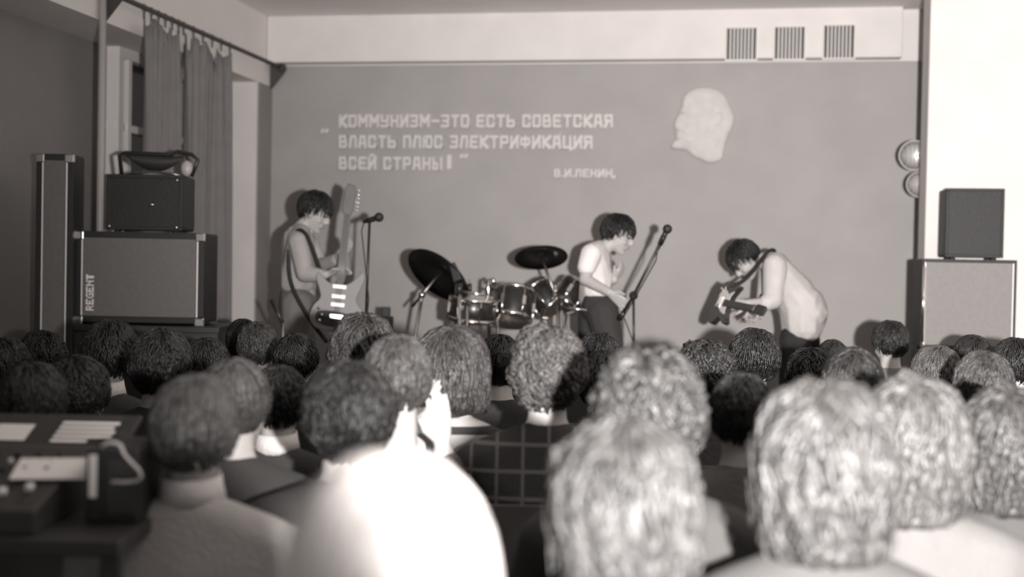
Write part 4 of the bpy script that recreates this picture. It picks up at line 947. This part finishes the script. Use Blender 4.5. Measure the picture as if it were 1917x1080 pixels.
q2 = lambda x, y: ((x-198)/338., .10, (322-y)/338.)
m = MB(); m.tube([q2(216, 322), q2(211, 284), q2(222, 279), q2(310, 281), q2(322, 275), q2(350, 280), q2(362, 290), q2(350, 322)], .012, 8); m.build('frame', MAT['blk2'], root)
def arc(x0, x1, y0, sag, n=12): return [q2(x0+(x1-x0)*i/n, y0+sag*4*(i/n)*(1-i/n)) for i in range(n+1)]
top = arc(224, 342, 283, 0); bot = arc(224, 334, 286, 26)
vs = [(p[0], p[1]+.02*sin(pi*i/12), p[2]) for i, p in enumerate(top)]+[(p[0], p[1]+.05*sin(pi*i/12), p[2]) for i, p in enumerate(bot)]
m = MB(); m.add(vs, [(i, i+1, 14+i, 13+i) for i in range(12)], 0, True); o = m.build('curved_cover', MAT['panel'], root); sm = o.modifiers.new('t', 'SOLIDIFY'); sm.thickness = .004
m = MB(); m.tube([q2(225, 321), q2(245, 316), q2(280, 314), q2(310, 317), q2(334, 321)], .006, 6); m.build('lower_rim', MAT['steel'], root)
m = MB(); m.sphere(q2(341, 307), (.035, .03, .045), None, 10); m.build('round_knob', MAT['pipe'], root)
# tall column speaker at far left and mounting for it
cA = Q(66, 470, 7.0); rz_ = rzB
cc_ = cabinet('column_loudspeaker', V((cA.x, cA.y, ST)), .20, .22, Q(100, 288, 7.0).z-ST, rz_+.05, 'tall narrow black column loudspeaker at the far left', MAT['grille'], caps=True)
# right: big cabinet on a lower one, small box on top, against the wall
a = hy(1722, 655, 8.14); t_ = hy(1722, 484, 8.14); hR = t_.z-a.z; wR = hy(1900, 655, 8.14).x-a.x
rb = cabinet('stage_loudspeaker', a, wR, .40, hR, 0, 'large loudspeaker with pale grille and bright edge strip at the right of the stage', MAT['pale_grille'], inset=.02, caps=False)
m = MB(); m.tube([(.012, -.01, .05), (.012, -.01, hR-.05)], .009, 8); m.build('edge_strip', MAT['chrome'], rb)
cabinet('loudspeaker_cabinet.001', V((a.x, a.y, ST)), wR, .42, a.z-ST, 0, 'lower black cabinet under the pale-grilled loudspeaker', MAT['black'], caps=False, strips=False)
s0 = hy(1769, 476, 8.18); s1 = hy(1764, 352, 8.18)
cabinet('monitor_loudspeaker', V((s0.x, 8.18, t_.z)), .34, .28, s1.z-t_.z, 0, 'small dark loudspeaker box standing on the pale-grilled loudspeaker', MAT['black'], inset=.018, caps=False, strips=False)
# floodlights on the wall edge
for (x, y, r_, lb, nm) in ((1712, 291, .102, 'upper of two ribbed round floodlights on the white wall edge', 'floodlight'), (1722, 345, .088, 'lower of two ribbed round floodlights on the white wall edge', 'floodlight')):
    c = hy(x, y, 9.15); root = empty(nm, c, lb, 'floodlight', 'floodlights beside the stage')
    T = basis(-fwd-right*.35-up*.1)
    m = MB(); m.lathe([(r_*.4, -.13), (r_*.75, -.10), (r_, -.02), (r_*1.03, .015), (r_*.96, .015), (r_*.9, -.0)], T, 32); m.build('housing', MAT['pipe'], root)
    m = MB(); m.lathe([(.0001, .012), (r_*.5, .010), (r_*.95, .002)], T, 32); m.build('lens', MAT['lens'], root)
    for k in range(7):
        xx = (-.75+1.5*k/6)*r_; hh = math.sqrt(max((r_*.92)**2-xx*xx, 0)); q = MB(); q.tube([T @ V((xx, -hh, .010)), T @ V((xx, hh, .010))], .004, 6); q.build('rib', MAT['lens'], root)
    m = MB(); m.tube([V((.02, .06, 0)), V((XS-c.x+.05, YR+.31-c.y, 0))], .012, 8); m.build('bracket', MAT['pipe'], root)

# ------------------------------------------------------------------ mixing desk at the near left
dk = 2.75; Fk = Matrix.Rotation(YAW+.02, 4, 'Z')
tc_ = Q(60, 1000, dk); tp = V((tc_.x, tc_.y, 0)); zc_ = Q(150, 985, 2.5).z
root = empty('desk', tp, 'dark desk carrying the sound equipment at the near left', 'table', rz=YAW)
m = MB(); m.box((-.35, -.38, zc_-.03), (.30, .30, zc_)); m.build('desktop', MAT['wood'], root, .004)
for x in (-.33, .26):
    for y in (-.36, .26): m = MB(); m.box((x, y, 0), (x+.035, y+.035, zc_-.03)); m.build('leg', MAT['wood'], root, .002)
# mixing console: sloped box with faders
Rl = Matrix.Rotation(YAW, 3, 'Z')
mp = tp+V((0, 0, zc_)); root = empty('mixing_console', mp, 'mixing console with a row of faders on the desk at the near left', 'mixing console', rz=YAW)
m = MB(); prof = [(-.34, 0), (-.34, .045), (-.02, .12), (.02, .12), (.02, 0)]
Rk = Matrix(((0,0,1,0),(1,0,0,0),(0,1,0,0),(0,0,0,1)))
m.prism(prof, -.34, .13, Rk); m.build('case', MAT['panel'], root, .004)
sl = Matrix.Translation((0, -.34, .045)) @ Matrix.Rotation(math.atan2(.075, .32), 4, 'X')
for k in range(10):
    xx = -.31+k*.044
    q = MB(); q.box((xx-.002, .04, .001), (xx+.002, .15, .0025), sl); q.build('fader_slot', MAT['blk2'], root)
    q = MB(); yy = .06+.06*random.random(); q.box((xx-.007, yy, .002), (xx+.007, yy+.02, .014), sl); q.build('fader_cap', MAT['pickup'], root, .002)
    for j in range(3): q = MB(); q.lathe([(.006, 0), (.005, .010), (.0001, .011)], sl @ Matrix.Translation((xx, .19+j*.04, .001)), 10); q.build('knob', MAT['pickup' if j == 1 else 'blk2'], root)
# amplifier rack with sheet behind it
bp = Q(92, 856, 2.95); bp = V((bp.x, bp.y, zc_)); lp = bp
root = empty('equipment_case', V((bp.x, bp.y, zc_)), 'dark equipment case with a sloping lid holding a printed sheet', 'case', rz=YAW)
hh = Q(92, 856, 2.95).z-zc_
m = MB(); m.box((-.26, 0, 0), (.125, .22, hh)); m.build('box', MAT['black'], root, .006)
sl = Matrix.Translation((0, .0, hh)) @ Matrix.Rotation(.36, 4, 'X')
m = MB(); m.box((-.26, .0, .0), (.165, .19, .014), sl); m.build('lid', MAT['panel'], root, .004)
m = MB(); m.box((-.02, .03, .0145), (.135, .155, .0165), sl); sh = m.build('sheet_frame', MAT['blk2'], root)
for r_, (x0, x1) in enumerate(((-.045, .04), (-.045, .09), (-.045, .092), (-.045, .085), (-.045, .092))):
    q = MB(); q.box((x0+.033, .042+r_*.022, .017), (x1+.033, .056+r_*.022, .0176), sl); q.build('printed_line', MAT['paper'], sh)
m = MB(); m.box((-.16, .05, .0145), (-.075, .13, .0155), sl); m.build('paper_slip', MAT['paper'], root)
# tape machine end with pale handle
tp_ = Q(160, 930, 2.45); tp_ = V((tp_.x, tp_.y-.0, zc_+.001)); 
root = empty('tape_recorder', tp+Rl @ V((.185, -.22, zc_)), 'upright tape recorder with a pale metal side strip beside the mixing console', 'tape recorder', rz=YAW)
hh = Q(185, 838, 2.55).z-zc_
m = MB(); m.box((0, 0, 0), (.105, .20, hh)); m.build('case', MAT['black'], root, .006)
m = MB(); m.box((.008, -.006, hh*.35), (.024, 0, hh-.01)); m.build('side_strip', MAT['frame'], root, .002)
m = MB(); m.box((.045, -.004, .02), (.10, 0, hh-.02)); m.build('front_panel', MAT['panel'], root, .001)
rt = root.location
m = MB(); pl = [Q(x, y, 2.5) for x, y in ((190, 836), (200, 829), (215, 828), (226, 834), (232, 850), (246, 866), (260, 880), (265, 892), (258, 900), (235, 903), (208, 902))]
o = m.tube(pl, .0035, 8).build('cable', MAT['cable'], None, loc=pl[0]); tag(o, 'pale looped cable hanging beside the tape recorder at the near left', 'cable')



m = MB(); m.box((-.075, -.055, 0), (.075, .055, .0012)); pz = Matrix.Rotation(math.atan2(.075, .32), 3, 'X')
o = m.build('paper_sheet', MAT['paper'], None); o.location = mp + Rl @ V((.10, -.34+.17*cos(.23)+.02, .045+.17*sin(.23)+.012)); o.rotation_euler = (.23, 0, YAW+.15)
tag(o, 'white sheet of paper lying on the mixing console', 'paper')
